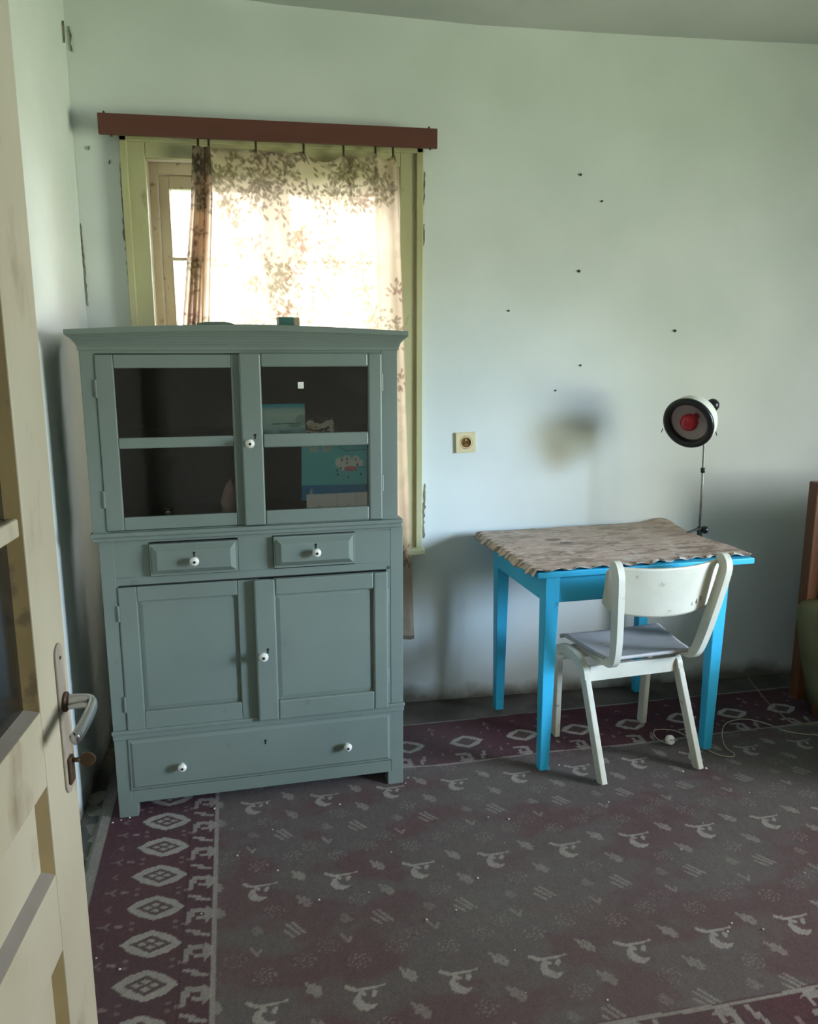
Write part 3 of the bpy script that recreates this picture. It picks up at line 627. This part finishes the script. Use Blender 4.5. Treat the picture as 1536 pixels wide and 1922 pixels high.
motif(comb(*at(.085, -.165)), .58); motif(vee(*at(-.02, .205)), .50); motif(dots(*at(.10, .155)), .30); motif(comb(*at(-.01, -.150), .55), .30); motif(dots(*at(-.07, .19)), .25)
# border frame
def border(S, T, first, step, a, b_, ring):
    """S: distance from the inner stripe outwards (>0), T: along; returns colours written on col_"""
    global col_
    inb = S > 0
    bc = lerp(np.ones(X.shape+(3,))*np.array([.100,.040,.050]), [.085,.05,.060], fbm(X, Y, 4, 9)*1.6-.4)
    k = np.floor((T-first+step/2)/step); tt = T-first-k*step; ss = S-.165
    c = bc
    def put(mask, amt, clr=pale):
        nonlocal c
        c = lerp(c, clr, mask*amt)
    d = abs(ss)/a + abs(tt)/b_; lo = (d + np.maximum(abs(ss)/a, abs(tt)/b_)*.55 < 1.25)
    put(lo, .92); di = abs(ss)/(a*.54) + abs(tt)/(b_*.52); put(di < 1, .9, np.array([.075,.042,.046]))
    if not ring:
        for (u, v) in ((.021, 0), (-.021, 0), (0, .012), (0, -.012)): put((abs(ss-u)/.013+abs(tt-v)/.0085) < 1, .8)
    th_ = (T-first-step/2) - np.floor((T-first)/step)*step
    th_ = (T-first+step) % step - step/2
    for s0 in (-.082, .090): put((abs(ss-s0) < .012) & (abs(th_) < .0055), .62, np.array([.34,.25,.25]))
    put(seg(ss, th_, .115, -.012, .128, .0, .0035) | seg(ss, th_, .115, .012, .128, 0, .0035) | seg(ss, th_, .128, 0, .142, 0, .003), .35)
    put(seg(ss, tt, .118, -.010, .130, .0, .003) | seg(ss, tt, .118, .010, .130, 0, .003), .3)
    for sg in (-1, 1): put((abs(abs(ss)-.058) < .006) & (abs(abs(tt)-b_*.92) < .005), .3, np.array([.3,.22,.2]))
    # scroll column beside the stripe
    s2 = (S-.050)/1.18; t2 = tt/1.12
    scr = (abs(s2) < .020) & (abs(t2+.030) < .020) & ~((abs(s2+.002) < .010) & (abs(t2+.032) < .007)) & ~((s2 > .004) & (t2+.030 < -.010))
    scr |= (s2 < -.018) & (s2 > -.034) & (abs(t2+.030+.25*(s2+.03)) < .030+(s2+.018)*1.2)
    scr |= (s2 > .014) & (s2 < .026) & (t2 > -.062) & (t2 < -.022)
    scr |= seg(s2, t2, -.024, .022, .004, .026, .005) | seg(s2, t2, -.002, .034, .022, .038, .005) | seg(s2, t2, .0, .026, .002, .034, .005)
    put(scr, .70)
    put((abs(S-.008) < .0055), .72)
    put((abs(S-.088) < .0016), .5, np.array([.04,.025,.03]))
    put((S > .345), 1., np.array([.26,.245,.215]))
    return inb, c
Sl = -X; Sb = Y-.635; Sf = -.565-Y
wob = .004*np.sin(X*9)
Tl = Y + .145*(X+.165)
inb, cl_ = border(Sl, Tl, .055, .1415, .097, .064, False)
inb2, cb_ = border(Sb+wob, X, .116*6.05, .232, .062, .085, True)
inb3, cf_ = border(Sf+wob, X, .95, .232, .062, .085, True)
pick = np.stack([Sl, Sb, Sf], -1).argmax(-1)
for k, (I, c) in enumerate(((inb, cl_), (inb2, cb_), (inb3, cf_))):
    m_ = I & (pick == k); col_[m_] = c[m_]
g_ = (.86+.28*_rng.rand(*X.shape))*(.93+.14*vn(X*3, Y, 40, 2)); col_ = col_*g_[..., None]
# wear: dust lightens, prints soften
col_ = lerp(col_, [.15,.135,.13], np.clip(fbm(X, Y, 1.7, 12)*.55-.15, 0, .3))
WXr = -.175 + X*cr_ - Y*sr_; WYr = 2.0 + X*sr_ + Y*cr_
Zr = .0055 + .0018*fbm(X, Y, 4, 2) + .010*np.exp(-((WXr-.36)/.12)**2 - ((WYr-2.66)/.06)**2)
Zr += .006*np.exp(-((Y-.62-.05*np.sin(X*3))/.035)**2)*np.clip(X-.6, 0, 1)
Zr = np.where((X < -.378) | (Y > .992), .0012, Zr)
rm = vcol('rug_pile', .95, .8, 420, .05)
rug = grid('patterned_rug', np.stack([WXr-.9, WYr-2.0, Zr], -1), 0, 0, rm, None, col_)
rug.location = (.9, 2.0, 0); q = rug.modifiers.new('solid', 'SOLIDIFY'); q.thickness = .004; q.offset = -1
tag(rug, 'worn maroon and grey rug with pale lozenge border and crescent motifs covering the floor', 'rug')

# plaster crumbs
rc = random.Random(21); crumbs = [(.415,2.61),(.455,2.60),(.44,2.565),(.20,2.47),(-.505,2.50),(-.48,2.51),(-.53,2.49),(-.04,2.52),(.10,2.0),(.33,2.18)]
while len(crumbs) < 46: crumbs.append((rc.uniform(-.47, 1.6), rc.uniform(1.45, 2.6)))
proto = []
for k in range(3):
    mb = MB(); mb.lathe([(0, -.0022), (.0035, -.001), (.0032, .001), (0, .0022)], (0,0,0), (0,0,1), 6)
    mb.v = [(x*rc.uniform(.6,1.3), y*rc.uniform(.6,1.3), z*rc.uniform(.7,1.3)) for x, y, z in mb.v]
    me = mb.build('plaster_crumb', M['crumb']); proto.append(me.data); bpy.data.objects.remove(me)
for (x, y) in crumbs:
    o = bpy.data.objects.new('plaster_crumb', rc.choice(proto)); C.objects.link(o); o.location = (x, y, .0088); s_ = rc.uniform(.35, 1.0) if y < 2.45 else rc.uniform(.7, 1.5)
    o.scale = (s_, s_, s_); o.rotation_euler = (0, 0, rc.uniform(0, 6)); tag(o, 'tiny white plaster crumb lying on the rug', 'crumb', 'plaster crumbs scattered on the rug')

# ------------------------------------------------------------ table
TA = R(4.0)
tb = empty('painted_table', (.897, 2.548, 0), TA, 'bright blue painted wooden table with tapered legs against the wall', 'table')
TW, TD, TZ = .85, .630, .755
MB().box(0, TW, 0, TD, TZ-.022, TZ).build('tabletop', M['table'], tb, .003)
legs = [(.053, .030, .058, .032), (.720, .028, .727, .030), (.072, .545, .072, .545), (.735, .565, .735, .565)]
for (fx, fy, tx_, ty_) in legs: MB().bar((fx, fy, .008), (tx_, ty_, TZ-.022), .036, .036, .054, .054).build('leg', M['table'], tb, .003)
MB().box(.086, .700, .018, .038, .638, TZ-.022).build('apron', M['table'], tb, .002)
MB().box(.100, .708, .555, .573, .638, TZ-.022).build('apron', M['table'], tb, .002)
MB().box(.040, .058, .060, .518, .638, TZ-.022).build('apron', M['table'], tb, .002)
MB().box(.740, .758, .060, .538, .638, TZ-.022).build('apron', M['table'], tb, .002)
# oilcloth
nu, nv = 260, 190; U, V = np.meshgrid(np.linspace(0, 1, nu), np.linspace(0, 1, nv))
front = np.interp(U, [0, .25, .42, .55, .75, 1], [-.003, .004, -.004, .012, .030, .022]) + .003*np.sin(U*70)+.0018*np.sin(U*171)
x_ = -.022 + U*(TW+.026+.01*np.sin(V*9)) ; x_ = x_ + (1-U)**6*.006*np.sin(V*60)
y_ = front*(1-V) + (TD+.004)*V
dl = np.clip(-(x_)-.004, 0, 1); drop = np.clip((.018-U*TW)/.018, 0, 1)*.020
z_ = TZ + .004 + .004*fbm(x_, y_, 12, 3) - drop*(1+.25*np.sin(V*62+2*np.sin(V*17))) + .003*np.sin(U*70+V*3)*np.exp(-(V/.03)**2)
z_ += .016*np.exp(-((x_-TW+.02)/.06)**2-((y_-TD+.01)/.07)**2) 
z_ += .006*np.exp(-((V-.02)/.015)**2)*(np.sin(U*48) > .1)*(U > .45)
A = x_; B = y_; f1 = fbm(A*.8, B*2.2, 13, 1); f2 = fbm(A, B*1.8, 30, 5); f3 = vn(A*.7, B*2, 60, 8)
c_ = np.ones(U.shape+(3,))*np.array([.50,.36,.30]); c_ = lerp(c_, [.27,.19,.145], np.clip((f1-.5)*6, 0, 1)*.9); c_ = lerp(c_, [.62,.50,.44], np.clip((f2-.55)*7, 0, 1)*.8)
c_ = lerp(c_, [.12,.09,.065], np.clip((f3-.8)*8, 0, 1)*.7); c_ = lerp(c_, [.30,.24,.17], np.clip(B/TD*1.1-.3, 0, 1)*.5)
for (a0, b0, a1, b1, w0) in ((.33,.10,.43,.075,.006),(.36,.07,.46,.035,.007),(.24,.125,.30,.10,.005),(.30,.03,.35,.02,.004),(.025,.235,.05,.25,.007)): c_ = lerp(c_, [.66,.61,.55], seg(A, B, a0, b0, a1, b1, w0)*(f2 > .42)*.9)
c_ = lerp(c_, [.09,.06,.04], (((A-.24)/.035)**2+((B-.42)/.02)**2 < 1)*.7+(((A-.27)/.03)**2+((B-.36)/.014)**2 < 1)*.8)
edge = (B-front < .012)
c_ = lerp(c_, [.60,.56,.52], edge*(np.sin(A*110+3*vn(A, B, 20)) > .1)*.8); c_ = lerp(c_, [.10,.075,.06], edge*(np.sin(A*110+3*vn(A, B, 20)) < -.35)*.8)
le = (A < .012); c_ = lerp(c_, [.50,.42,.33], le*(np.sin(B*150) > .2)*.7); c_ = lerp(c_, [.13,.09,.06], le*(np.sin(B*150) < -.4)*.7)
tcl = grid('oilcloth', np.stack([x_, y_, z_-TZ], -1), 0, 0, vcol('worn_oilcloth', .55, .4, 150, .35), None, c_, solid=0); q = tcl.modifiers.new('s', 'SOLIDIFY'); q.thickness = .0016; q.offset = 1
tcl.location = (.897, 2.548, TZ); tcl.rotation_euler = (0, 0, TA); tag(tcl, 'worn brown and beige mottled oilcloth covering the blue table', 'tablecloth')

# ------------------------------------------------------------ chair
CO = Vector((1.30, 2.66, 0)); ch = empty('school_chair', CO, 0, 'cream painted bent-plywood chair with grey seat drawn up to the blue table', 'chair')
def cv(x, y, z): return Vector((x, y, z)) - CO
def arc(pts, n=10):                   # smooth Catmull-Rom through points
    P = [Vector(q) for q in pts]; P = [P[0]*2-P[1]] + P + [P[-1]*2-P[-2]]; out = []
    for i in range(1, len(P)-2):
        for k in range(n):
            t_ = k/n; out.append(.5*((2*P[i]) + (P[i+1]-P[i-1])*t_ + (2*P[i-1]-5*P[i]+4*P[i+1]-P[i+2])*t_*t_ + (-P[i-1]+3*P[i]-3*P[i+1]+P[i+2])*t_**3))
    out.append(P[-2]); return out
def rect(a, b_): return [(-a/2, -b_/2), (a/2, -b_/2), (a/2, b_/2), (-a/2, b_/2)]
# side frames: inverted U of bent ply, one per side; each leg a part, the arch top a part
fr = {'L': [(1.120, 2.443), (1.083, 2.545), (1.062, 2.760), (1.088, 2.830)], 'R': [(1.507, 2.483), (1.458, 2.585), (1.445, 2.800), (1.480, 2.885)]}
for k, ((nx, ny), (ntx, nty), (ftx, fty), (fx, fy)) in fr.items():
    MB().sweep([cv(nx, ny, .008), cv(ntx, nty, .36)], lambda t_: rect(.022, .040), (1, .1, 0)).build('leg', M['chair'], ch, .003)
    MB().sweep([cv(fx, fy, .002), cv(ftx, fty, .36)], lambda t_: rect(.022, .040), (1, .1, 0)).build('leg', M['chair'], ch, .003)
    mx_, my_ = (ntx+ftx)/2, (nty+fty)/2; dn = Vector((ntx-nx, nty-ny, .352)).normalized()*.05; df_ = Vector((ftx-fx, fty-fy, .358)).normalized()*.05
    mb = MB(); mb.sweep(arc([cv(ntx, nty, .36), cv(ntx+dn.x*.5, nty+dn.y*.6, .388), cv((ntx*.75+ftx*.25), nty+.055, .412), cv(mx_, my_, .416), cv(ntx*.25+ftx*.75, fty-.045, .412), cv(ftx+df_.x*.5, fty+df_.y*.5, .388), cv(ftx, fty, .36)], 6), lambda t_: rect(.022, .036), (1, .1, 0))
    mb.build('side_frame', M['chair'], ch, .002)
MB().bar(cv(1.098, 2.553, .376), cv(1.448, 2.590, .376), .018, .056, ref=(0, 1, 0)).build('rail', M['chair'], ch, .002)
MB().bar(cv(1.076, 2.765, .376), cv(1.434, 2.800, .376), .018, .052, ref=(0, 1, 0)).build('rail', M['chair'], ch, .002)
# seat: warped ply board, wider to the front
nu, nv = 40, 40; U, V = np.meshgrid(np.linspace(-1, 1, nu), np.linspace(0, 1, nv))
NL, NR, FR_, FL = np.array([1.140,2.492]), np.array([1.472,2.530]), np.array([1.500,2.868]), np.array([1.075,2.815])
rc_ = .10
uu = U*(1-.06*np.clip((V-.88)/.12, 0, 1)**2-.05*np.clip((.12-V)/.12, 0, 1)**2); u01 = (uu+1)/2
S = (NL*(1-u01[...,None])+NR*u01[...,None])*(1-V[...,None]) + (FL*(1-u01[...,None])+FR_*u01[...,None])*V[...,None]
Zs = .436 - .010*(1-uu**2)*np.sin(V*3.0) + .006*np.clip((.25-V)/.25, 0, 1) - .022*np.clip((V-.82)/.18, 0, 1)**2 + .012*uu*(V-.5)*0
se = grid('seat', np.stack([S[...,0]-CO.x, S[...,1]-CO.y, Zs], -1), 0, 0, M['seat'], ch); q = se.modifiers.new('s', 'SOLIDIFY'); q.thickness = .011; q.offset = 1
# back rails: J of laminated ply from under the seat, up, hooking forward at the top
for (xb, xt, yb, yt, x2) in ((1.150, 1.120, 2.487, 2.392, 1.128), (1.470, 1.528, 2.528, 2.432, 1.450)):
    dy = yb-2.487
    pts = arc([cv(x2, 2.74+dy, .424), cv((x2+xb)/2, 2.62+dy, .423), cv(xb, 2.53+dy, .428), cv(xb+(xt-xb)*.06, 2.470+dy, .448), cv(xb+(xt-xb)*.2, 2.443+dy, .500), cv(xb+(xt-xb)*.55, 2.420+dy, .62), cv(xb+(xt-xb)*.9, yt+.010, .745), cv(xt, yt+.012, .782), cv(xt, yt+.030, .800), cv(xt, yt+.050, .792)], 6)
    MB().sweep(pts, lambda t_: rect(.024, .018+.026*min(1, t_*2.0)*(1 if t_ < .88 else (1-(t_-.88)*6))), (1, .1, 0)).build('back_rail', M['chair'], ch, .003)
# backrest: curved ply panel between the rails, convex towards the room
nu, nv = 48, 24; U, V = np.meshgrid(np.linspace(-1, 1, nu), np.linspace(0, 1, nv))
cx_, cy_ = (1.120+1.528)/2, 2.418
hw = .218; bl = .632 - .022*(1-U**2) + .004*abs(U)**6; tp_ = .794 - .006*(1-U**2)
rad = np.where(abs(U) > .86, 1, 0)*((abs(U)-.86)/.14)**2*.022; Zp = (bl+rad)*(1-V)+(tp_-rad*.9)*V
Xp = cx_ + U*hw*(1-.02*(1-V)); Yp = cy_ + .0 + (Xp-cx_)*.09 + .066*(U**2)**1.15 - .0 + (1-V)*.030
bk = grid('backrest', np.stack([Xp-CO.x, Yp-CO.y, Zp], -1), 0, 0, M['chair'], ch); q = bk.modifiers.new('s', 'SOLIDIFY'); q.thickness = .010; q.offset = 0
for (x, z) in ((1.440, .652), (1.458, .660), (1.420, .647)): MB().box(x-CO.x-.0012, x-CO.x+.0012, 2.435-CO.y+(x-cx_)*.25-.004, 2.435-CO.y+(x-cx_)*.25+.02, z-.007, z+.010).build('wood_chip', M['ply'], ch)

# ------------------------------------------------------------ heat lamp clamped to the table
lp = empty('clamp_lamp', (1.735, 2.985, .76), 0, 'clamp lamp with black-rimmed cream head and red bulb on the table edge', 'lamp')
LO = Vector((1.735, 2.985, .76)); H = Vector((1.628, 2.93, 1.224)) - LO; ax = Vector((-.736, -.558, -.303)).normalized()
MB().lathe([(.094, 0), (.101, .002), (.103, .010), (.100, .018), (.090, .022), (.080, .019), (.075, .010), (.074, -.004), (.088, -.008), (.096, -.004)], H, ax, 48).build('lamp_rim', M['black'], lp, smooth=True)
MB().lathe([(.098, .004), (.101, -.010), (.098, -.035), (.088, -.060), (.068, -.082), (.045, -.094), (.030, -.098), (0, -.100)], H, ax, 48).build('lamp_shade', M['shell'], lp, smooth=True)
MB().lathe([(.086, .004), (.080, -.015), (.066, -.040), (.045, -.058), (.022, -.066), (0, -.068)], H, ax, 48).build('reflector', M['dish'], lp, smooth=True)
MB().lathe([(.012, -.066), (.013, -.040), (.022, -.025), (.032, -.010), (.035, .002), (.032, .014), (.021, .024), (.007, .0275), (0, .028)], H, ax, 28).build('bulb', M['red'], lp, smooth=True)
kn = H + ax*-.074 + Vector((.044, -.022, .034))
MB().lathe([(0, .010), (.018, .008), (.025, 0), (.026, -.014), (.021, -.026), (.008, -.030), (0, -.030)], kn, (ax + Vector((-.25, .12, -.55))).normalized(), 24).build('lamp_knob', M['black'], lp, smooth=True)
MB().tube([(.001, 0, .020), (-.002, -.001, .20), (-.006, -.003, .33), (-.010, -.006, .42), (-.018, -.012, .455)], .0052, 10).build('pole', M['steel'], lp, smooth=True)
MB().tube([(-.004, -.002, .255), (-.005, -.002, .275)], .0085, 10).build('pole_joint', M['black'], lp, smooth=True)
mb = MB(); mb.bar((.004, 0, .024), (-.060, -.012, .012), .018, .008, .010, .004, ref=(0,1,0)); mb.bar((.004, 0, -.020), (.002, 0, .032), .016, .016, ref=(0,1,0)); mb.bar((.004, 0, -.030), (-.045, 0, -.030), .014, .006, ref=(0,1,0)); mb.bar((.004,0,-.034),(.004,0,-.010),.014,.012,ref=(0,1,0))
mb.build('clamp', M['black'], lp, .0015)
MB().lathe([(.004, -.02), (.004, .004), (.014, .006), (.0165, .012), (.015, .022), (.008, .026), (0, .026)], (.008, -.002, .018), (1, -.25, .05), 16).build('clamp_knob', M['black'], lp, smooth=True)
for s_ in (-1, 1):
    e = H + Vector((.66, -.74, 0)).normalized()*s_*.104 + Vector((0, 0, -.030)); MB().tube([e, e+Vector((.006*s_, 0, -.016))], .002, 6).build('rim_screw', M['rust'], lp)

# ------------------------------------------------------------ wall socket
so = empty('wall_socket', (.807, 3.2385, 1.128), 0, 'square ivory power socket on the wall right of the window', 'wall socket'); so.rotation_euler = (0, R(-2), 0)
mb = MB(); n = 40; hs = .041; y0, y1 = -.010, 0
ring = [(.027*math.cos(2*math.pi*k/n), .027*math.sin(2*math.pi*k/n)) for k in range(n)]
def sq(k):
    c, s = math.cos(2*math.pi*k/n), math.sin(2*math.pi*k/n); m_ = max(abs(c), abs(s)); return (hs*c/m_, hs*s/m_)
vs = [(a, y0, b_) for a, b_ in ring] + [(sq(k)[0], y0, sq(k)[1]) for k in range(n)] + [(sq(k)[0]*1.02, .004, sq(k)[1]*1.02) for k in range(n)] + [(a, y0+.008, b_) for a, b_ in ring]
fs = []
for k in range(n):
    k2 = (k+1) % n; fs += [(k, k2, n+k2, n+k), (n+k, n+k2, 2*n+k2, 2*n+k), (k2, k, 3*n+k, 3*n+k2)]
fs.append(tuple(3*n+k for k in range(n)))
mb.add(vs, fs).build('cover_plate', M['socket'], so)
mb = MB().lathe([(.0255, -.002), (.0255, .0005), (.0215, .0015), (.0205, -.001)], (0, -.0095, 0), (0, -1, 0), 40); mb.build('socket_ring', M['socket'], so, smooth=True)
mb = MB().lathe([(.0200, -.001), (.0200, .004), (.017, .0045), (0, .0045)], (.001, -.0020, 0), (0, -1, 0), 30); mb.build('socket_well', M['brass'], so, smooth=False)
for sx_ in (-.009, .009): MB().lathe([(.0032, .0), (.0032, .0056), (0, .0056)], (sx_, -.0018, -.002), (0, -1, 0), 12).build('socket_hole', M['dark'], so)
MB().lathe([(.0026, 0), (.0026, .009), (0, .010)], (0, -.003, .010), (0, -1, 0), 12).build('earth_pin', M['socket'], so)

# ------------------------------------------------------------ cords
def zr(q, r): return [(x, y, .0075+r) for x, y in q]
cd = empty('power_cord', (1.486, 2.662, 0), 0, 'thin white cord with round white plug on the floor under the chair', 'power cord'); CD = Vector((1.486, 2.662, 0))
pts = [(1.486,2.668),(1.470,2.700),(1.466,2.735),(1.490,2.787),(1.560,2.775),(1.595,2.70),(1.605,2.625),(1.63,2.560),(1.675,2.535),(1.695,2.560),(1.69,2.60),(1.72,2.68),(1.80,2.79),(1.90,2.815),(1.965,2.76),(2.01,2.68),(2.12,2.63),(2.25,2.60)]
MB().tube([q-CD for q in arc(zr(pts, .003), 6)], .0021, 8, (0,0,1)).build('cable', M['cord'], cd, smooth=True)
MB().lathe([(.004, -.020), (.008, -.016), (.012, -.010), (.018, -.004), (.019, .006), (.017, .012), (.0, .013)], (0, 0, .032), (.25, -.85, .35), 20).build('plug', M['porcelain'], cd, smooth=True)
for s_ in (-1, 1): MB().lathe([(.0023, 0), (.0023, .018), (0, .019)], (s_*.0085+.004, -.011, .037), (.25, -.85, .35), 8).build('plug_pin', M['steel'], cd)
cd2 = empty('thin_cable', (2.07, 2.80, 0), 0, 'thin tan cable running from the wall foot across the dark corner', 'cable'); C2 = Vector((2.07, 2.80, 0))
pts = [(2.165, 3.232, .05), (2.160, 3.20, .012), (2.13, 3.08, .006), (2.10, 2.97, .006), (2.085, 2.86, .007), (2.073, 2.77, .010), (2.12, 2.72, .012), (2.2, 2.70, .012)]
MB().tube([Vector(q)-C2 for q in arc(pts, 6)], .003, 8, (0,0,1)).build('cable', M['cord_d'], cd2, smooth=True)

# ------------------------------------------------------------ armchair at the right edge
AO = Vector((2.14, 2.10, 0)); ac = empty('armchair', AO, 0, 'olive upholstered armchair with brown wooden back at the right edge', 'armchair')
def av(x, y, z): return Vector((x+.055, y, z)) - AO
mb = MB()                               # upholstered arm, rolled top and sides drawn in towards the floor
sec = [(2.150, .035), (2.135, .12), (2.105, .24), (2.080, .36), (2.063, .44), (2.066, .485), (2.085, .505), (2.13, .512), (2.19, .508), (2.215, .47), (2.22, .30), (2.22, .035)]
vs = []; fs = []; n = len(sec); ysr = np.linspace(2.12, 2.86, 9)
for i, y in enumerate(ysr):
    e = min(i, 8-i); k = 1-.06*(e == 0)-.015*(e == 1)
    vs += [av(2.15+(x-2.15)*k, y, .27+(z-.27)*k) for x, z in sec]
for i in range(8):
    for k in range(n): fs.append((i*n+k, i*n+(k+1) % n, (i+1)*n+(k+1) % n, (i+1)*n+k))
fs += [tuple(reversed(range(n))), tuple(8*n+k for k in range(n))]
arm = mb.add(vs, fs).build('armrest', M['olive'], ac, smooth=True)
arm2 = arm.copy(); C.objects.link(arm2); arm2.parent = ac; arm2.location = (.70, 0, 0)
MB().box(*(lambda a, b_: (a.x, b_.x, a.y, b_.y, a.z, b_.z))(av(2.221, 2.14, .10), av(2.75, 2.80, .40))).build('seat_base', M['olive'], ac, .02)
MB().box(*(lambda a, b_: (a.x, b_.x, a.y, b_.y, a.z, b_.z))(av(2.225, 2.12, .40), av(2.755, 2.76, .47))).build('seat_cushion', M['olive'], ac, .03, seg=4)
MB().box(*(lambda a, b_: (a.x, b_.x, a.y, b_.y, a.z, b_.z))(av(2.225, 2.76, .40), av(2.755, 2.86, .90))).build('back_cushion', M['olive'], ac, .03, seg=4)
mb = MB(); mb.box(*(lambda a, b_: (a.x, b_.x, a.y, b_.y, a.z, b_.z))(av(2.150, 2.87, .05), av(2.87, 2.905, .97)))
mb.build('wooden_back', M['wood'], ac, .006)
MB().box(*(lambda a, b_: (a.x, b_.x, a.y, b_.y, a.z, b_.z))(av(2.108, 2.862, .05), av(2.160, 2.915, .98))).build('wooden_post', M['wood'], ac, .005)
for x in (2.17, 2.86):
    for y in (2.17, 2.80): MB().bar(av(x, y, 0), av(x, y, .06), .035, .035, .045, .045).build('leg', M['wood'], ac, .003)

# ------------------------------------------------------------ open door on the left
DA = R(90-3.7); dr = empty('door_1', (-.268, 1.068, 0), DA, kind='structure')
TH = .040; ZT = 1.892
def dbx(mb, *a): return mb.box(*a)
MB().box(-.108, 0, 0, TH, .015, ZT).build('stile', M['door'], dr, .004)
MB().box(-.80, -.692, 0, TH, .015, ZT).build('stile', M['door'], dr, .004)
for z0, z1 in ((.015, .215), (.755, .862), (.982, 1.078), (1.785, ZT)):
    MB().box(-.692, -.108, .0006, TH, z0, z1).build('rail', M['door'], dr, .002)
for z in (1.303, 1.525): MB().box(-.690, -.110, .004, .016, z-.011, z+.011).build('muntin', M['door'], dr, .003)
def recess(z0, z1, d, glassy):
    x0, x1 = -.692, -.108; mb = MB(); i = .012 if not glassy else .006
    # bevelled moulding round the opening
    O = [(x0, z0), (x1, z0), (x1, z1), (x0, z1)]; I = [(x0+i, z0+i), (x1-i, z0+i), (x1-i, z1-i), (x0+i, z1-i)]
    vs = [(a, .002, b_) for a, b_ in O] + [(a, d, b_) for a, b_ in I] + [(a, d+.004, b_) for a, b_ in O]
    fs = [(k, (k+1) % 4, 4+(k+1) % 4, 4+k) for k in range(4)] + [(4+k, 4+(k+1) % 4, 8+(k+1) % 4, 8+k) for k in range(4)]
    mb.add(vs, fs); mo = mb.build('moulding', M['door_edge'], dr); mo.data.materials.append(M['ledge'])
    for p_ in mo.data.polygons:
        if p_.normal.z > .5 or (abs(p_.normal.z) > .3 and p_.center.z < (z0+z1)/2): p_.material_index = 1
    if not glassy: MB().box(x0+.002, x1-.002, d, d+.008, z0+.002, z1-.002).build('panel', M['door'], dr)
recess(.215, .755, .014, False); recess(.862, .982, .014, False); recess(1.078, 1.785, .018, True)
for z0, z1 in ((1.084, 1.292), (1.314, 1.514), (1.536, 1.779)): MB().box(-.686, -.114, .018, .021, z0, z1).build('glass_pane', M['glass_door'], dr)
# lock plate with rounded ends
mb = MB(); pr = []; cz, hh, ww = 1.035, .102, .0145
for k in range(9): t_ = math.pi*k/8; pr.append((ww*math.cos(t_), hh-ww+ww*math.sin(t_)))
for k in range(9): t_ = math.pi+math.pi*k/8; pr.append((ww*math.cos(t_), -hh+ww+ww*math.sin(t_)))
n = len(pr); vs = [(-.036+a, -.003, cz+b_) for a, b_ in pr]+[(-.036+a, .0, cz+b_) for a, b_ in pr]
mb.add(vs, [tuple(range(n)), tuple(reversed(range(n, 2*n)))]+[(k, (k+1) % n, n+(k+1) % n, n+k) for k in range(n)]).build('lock_plate', M['plate'], dr, .001)
MB().lathe([(.0022, .001), (.0022, -.002)], (-.036, -.003, 1.118), (0, -1, 0), 8).build('plate_screw', M['dark'], dr)
MB().lathe([(.013, 0), (.013, .004), (.010, .006), (0, .006)], (-.033, -.002, 1.057), (0, -1, 0), 20).build('handle_rose', M['rust'], dr, smooth=False)
pts = arc([(-.033, -.004, 1.056), (-.033, -.020, 1.057), (-.034, -.032, 1.057), (-.039, -.039, 1.056), (-.052, -.041, 1.054), (-.080, -.041, 1.050), (-.104, -.039, 1.046), (-.114, -.037, 1.044)], 6)
MB().sweep(pts, lambda t_: [(.0058*math.cos(k*math.pi/6)*(1+.15*t_), (.0108-.003*abs(t_-.4))*math.sin(k*math.pi/6)) for k in range(12)], (.3, -.9, 0)).build('door_handle', M['chrome'], dr, smooth=True)
MB().box(-.044, -.026, -.007, -.003, .945, .982).build('keyhole_cover', M['rust'], dr, .002)
Md = Matrix.Translation((-.268, 1.068, 0)) @ Matrix.Rotation(DA, 4, 'Z')
ky = empty('door_key', Md @ Vector((-.034, -.004, .976)), DA, 'old brown metal key sticking out of the lock of the open door', 'key')
MB().tube([(0, .0, 0), (0, -.013, 0)], .0032, 10).build('key_shaft', M['rust'], ky, smooth=True)
mb = MB(); n = 20; cc = (-.032, 0)
for s_ in (-1,): pass
vs = [(s_*.0016, -.022+.0105*math.cos(2*math.pi*k/n), .010*math.sin(2*math.pi*k/n)) for s_ in (-1, 1) for k in range(n)]
mb.add(vs, [tuple(range(n)), tuple(reversed(range(n, 2*n)))]+[(k, (k+1) % n, n+(k+1) % n, n+k) for k in range(n)]).build('key_bow', M['rust'], ky, .0006)
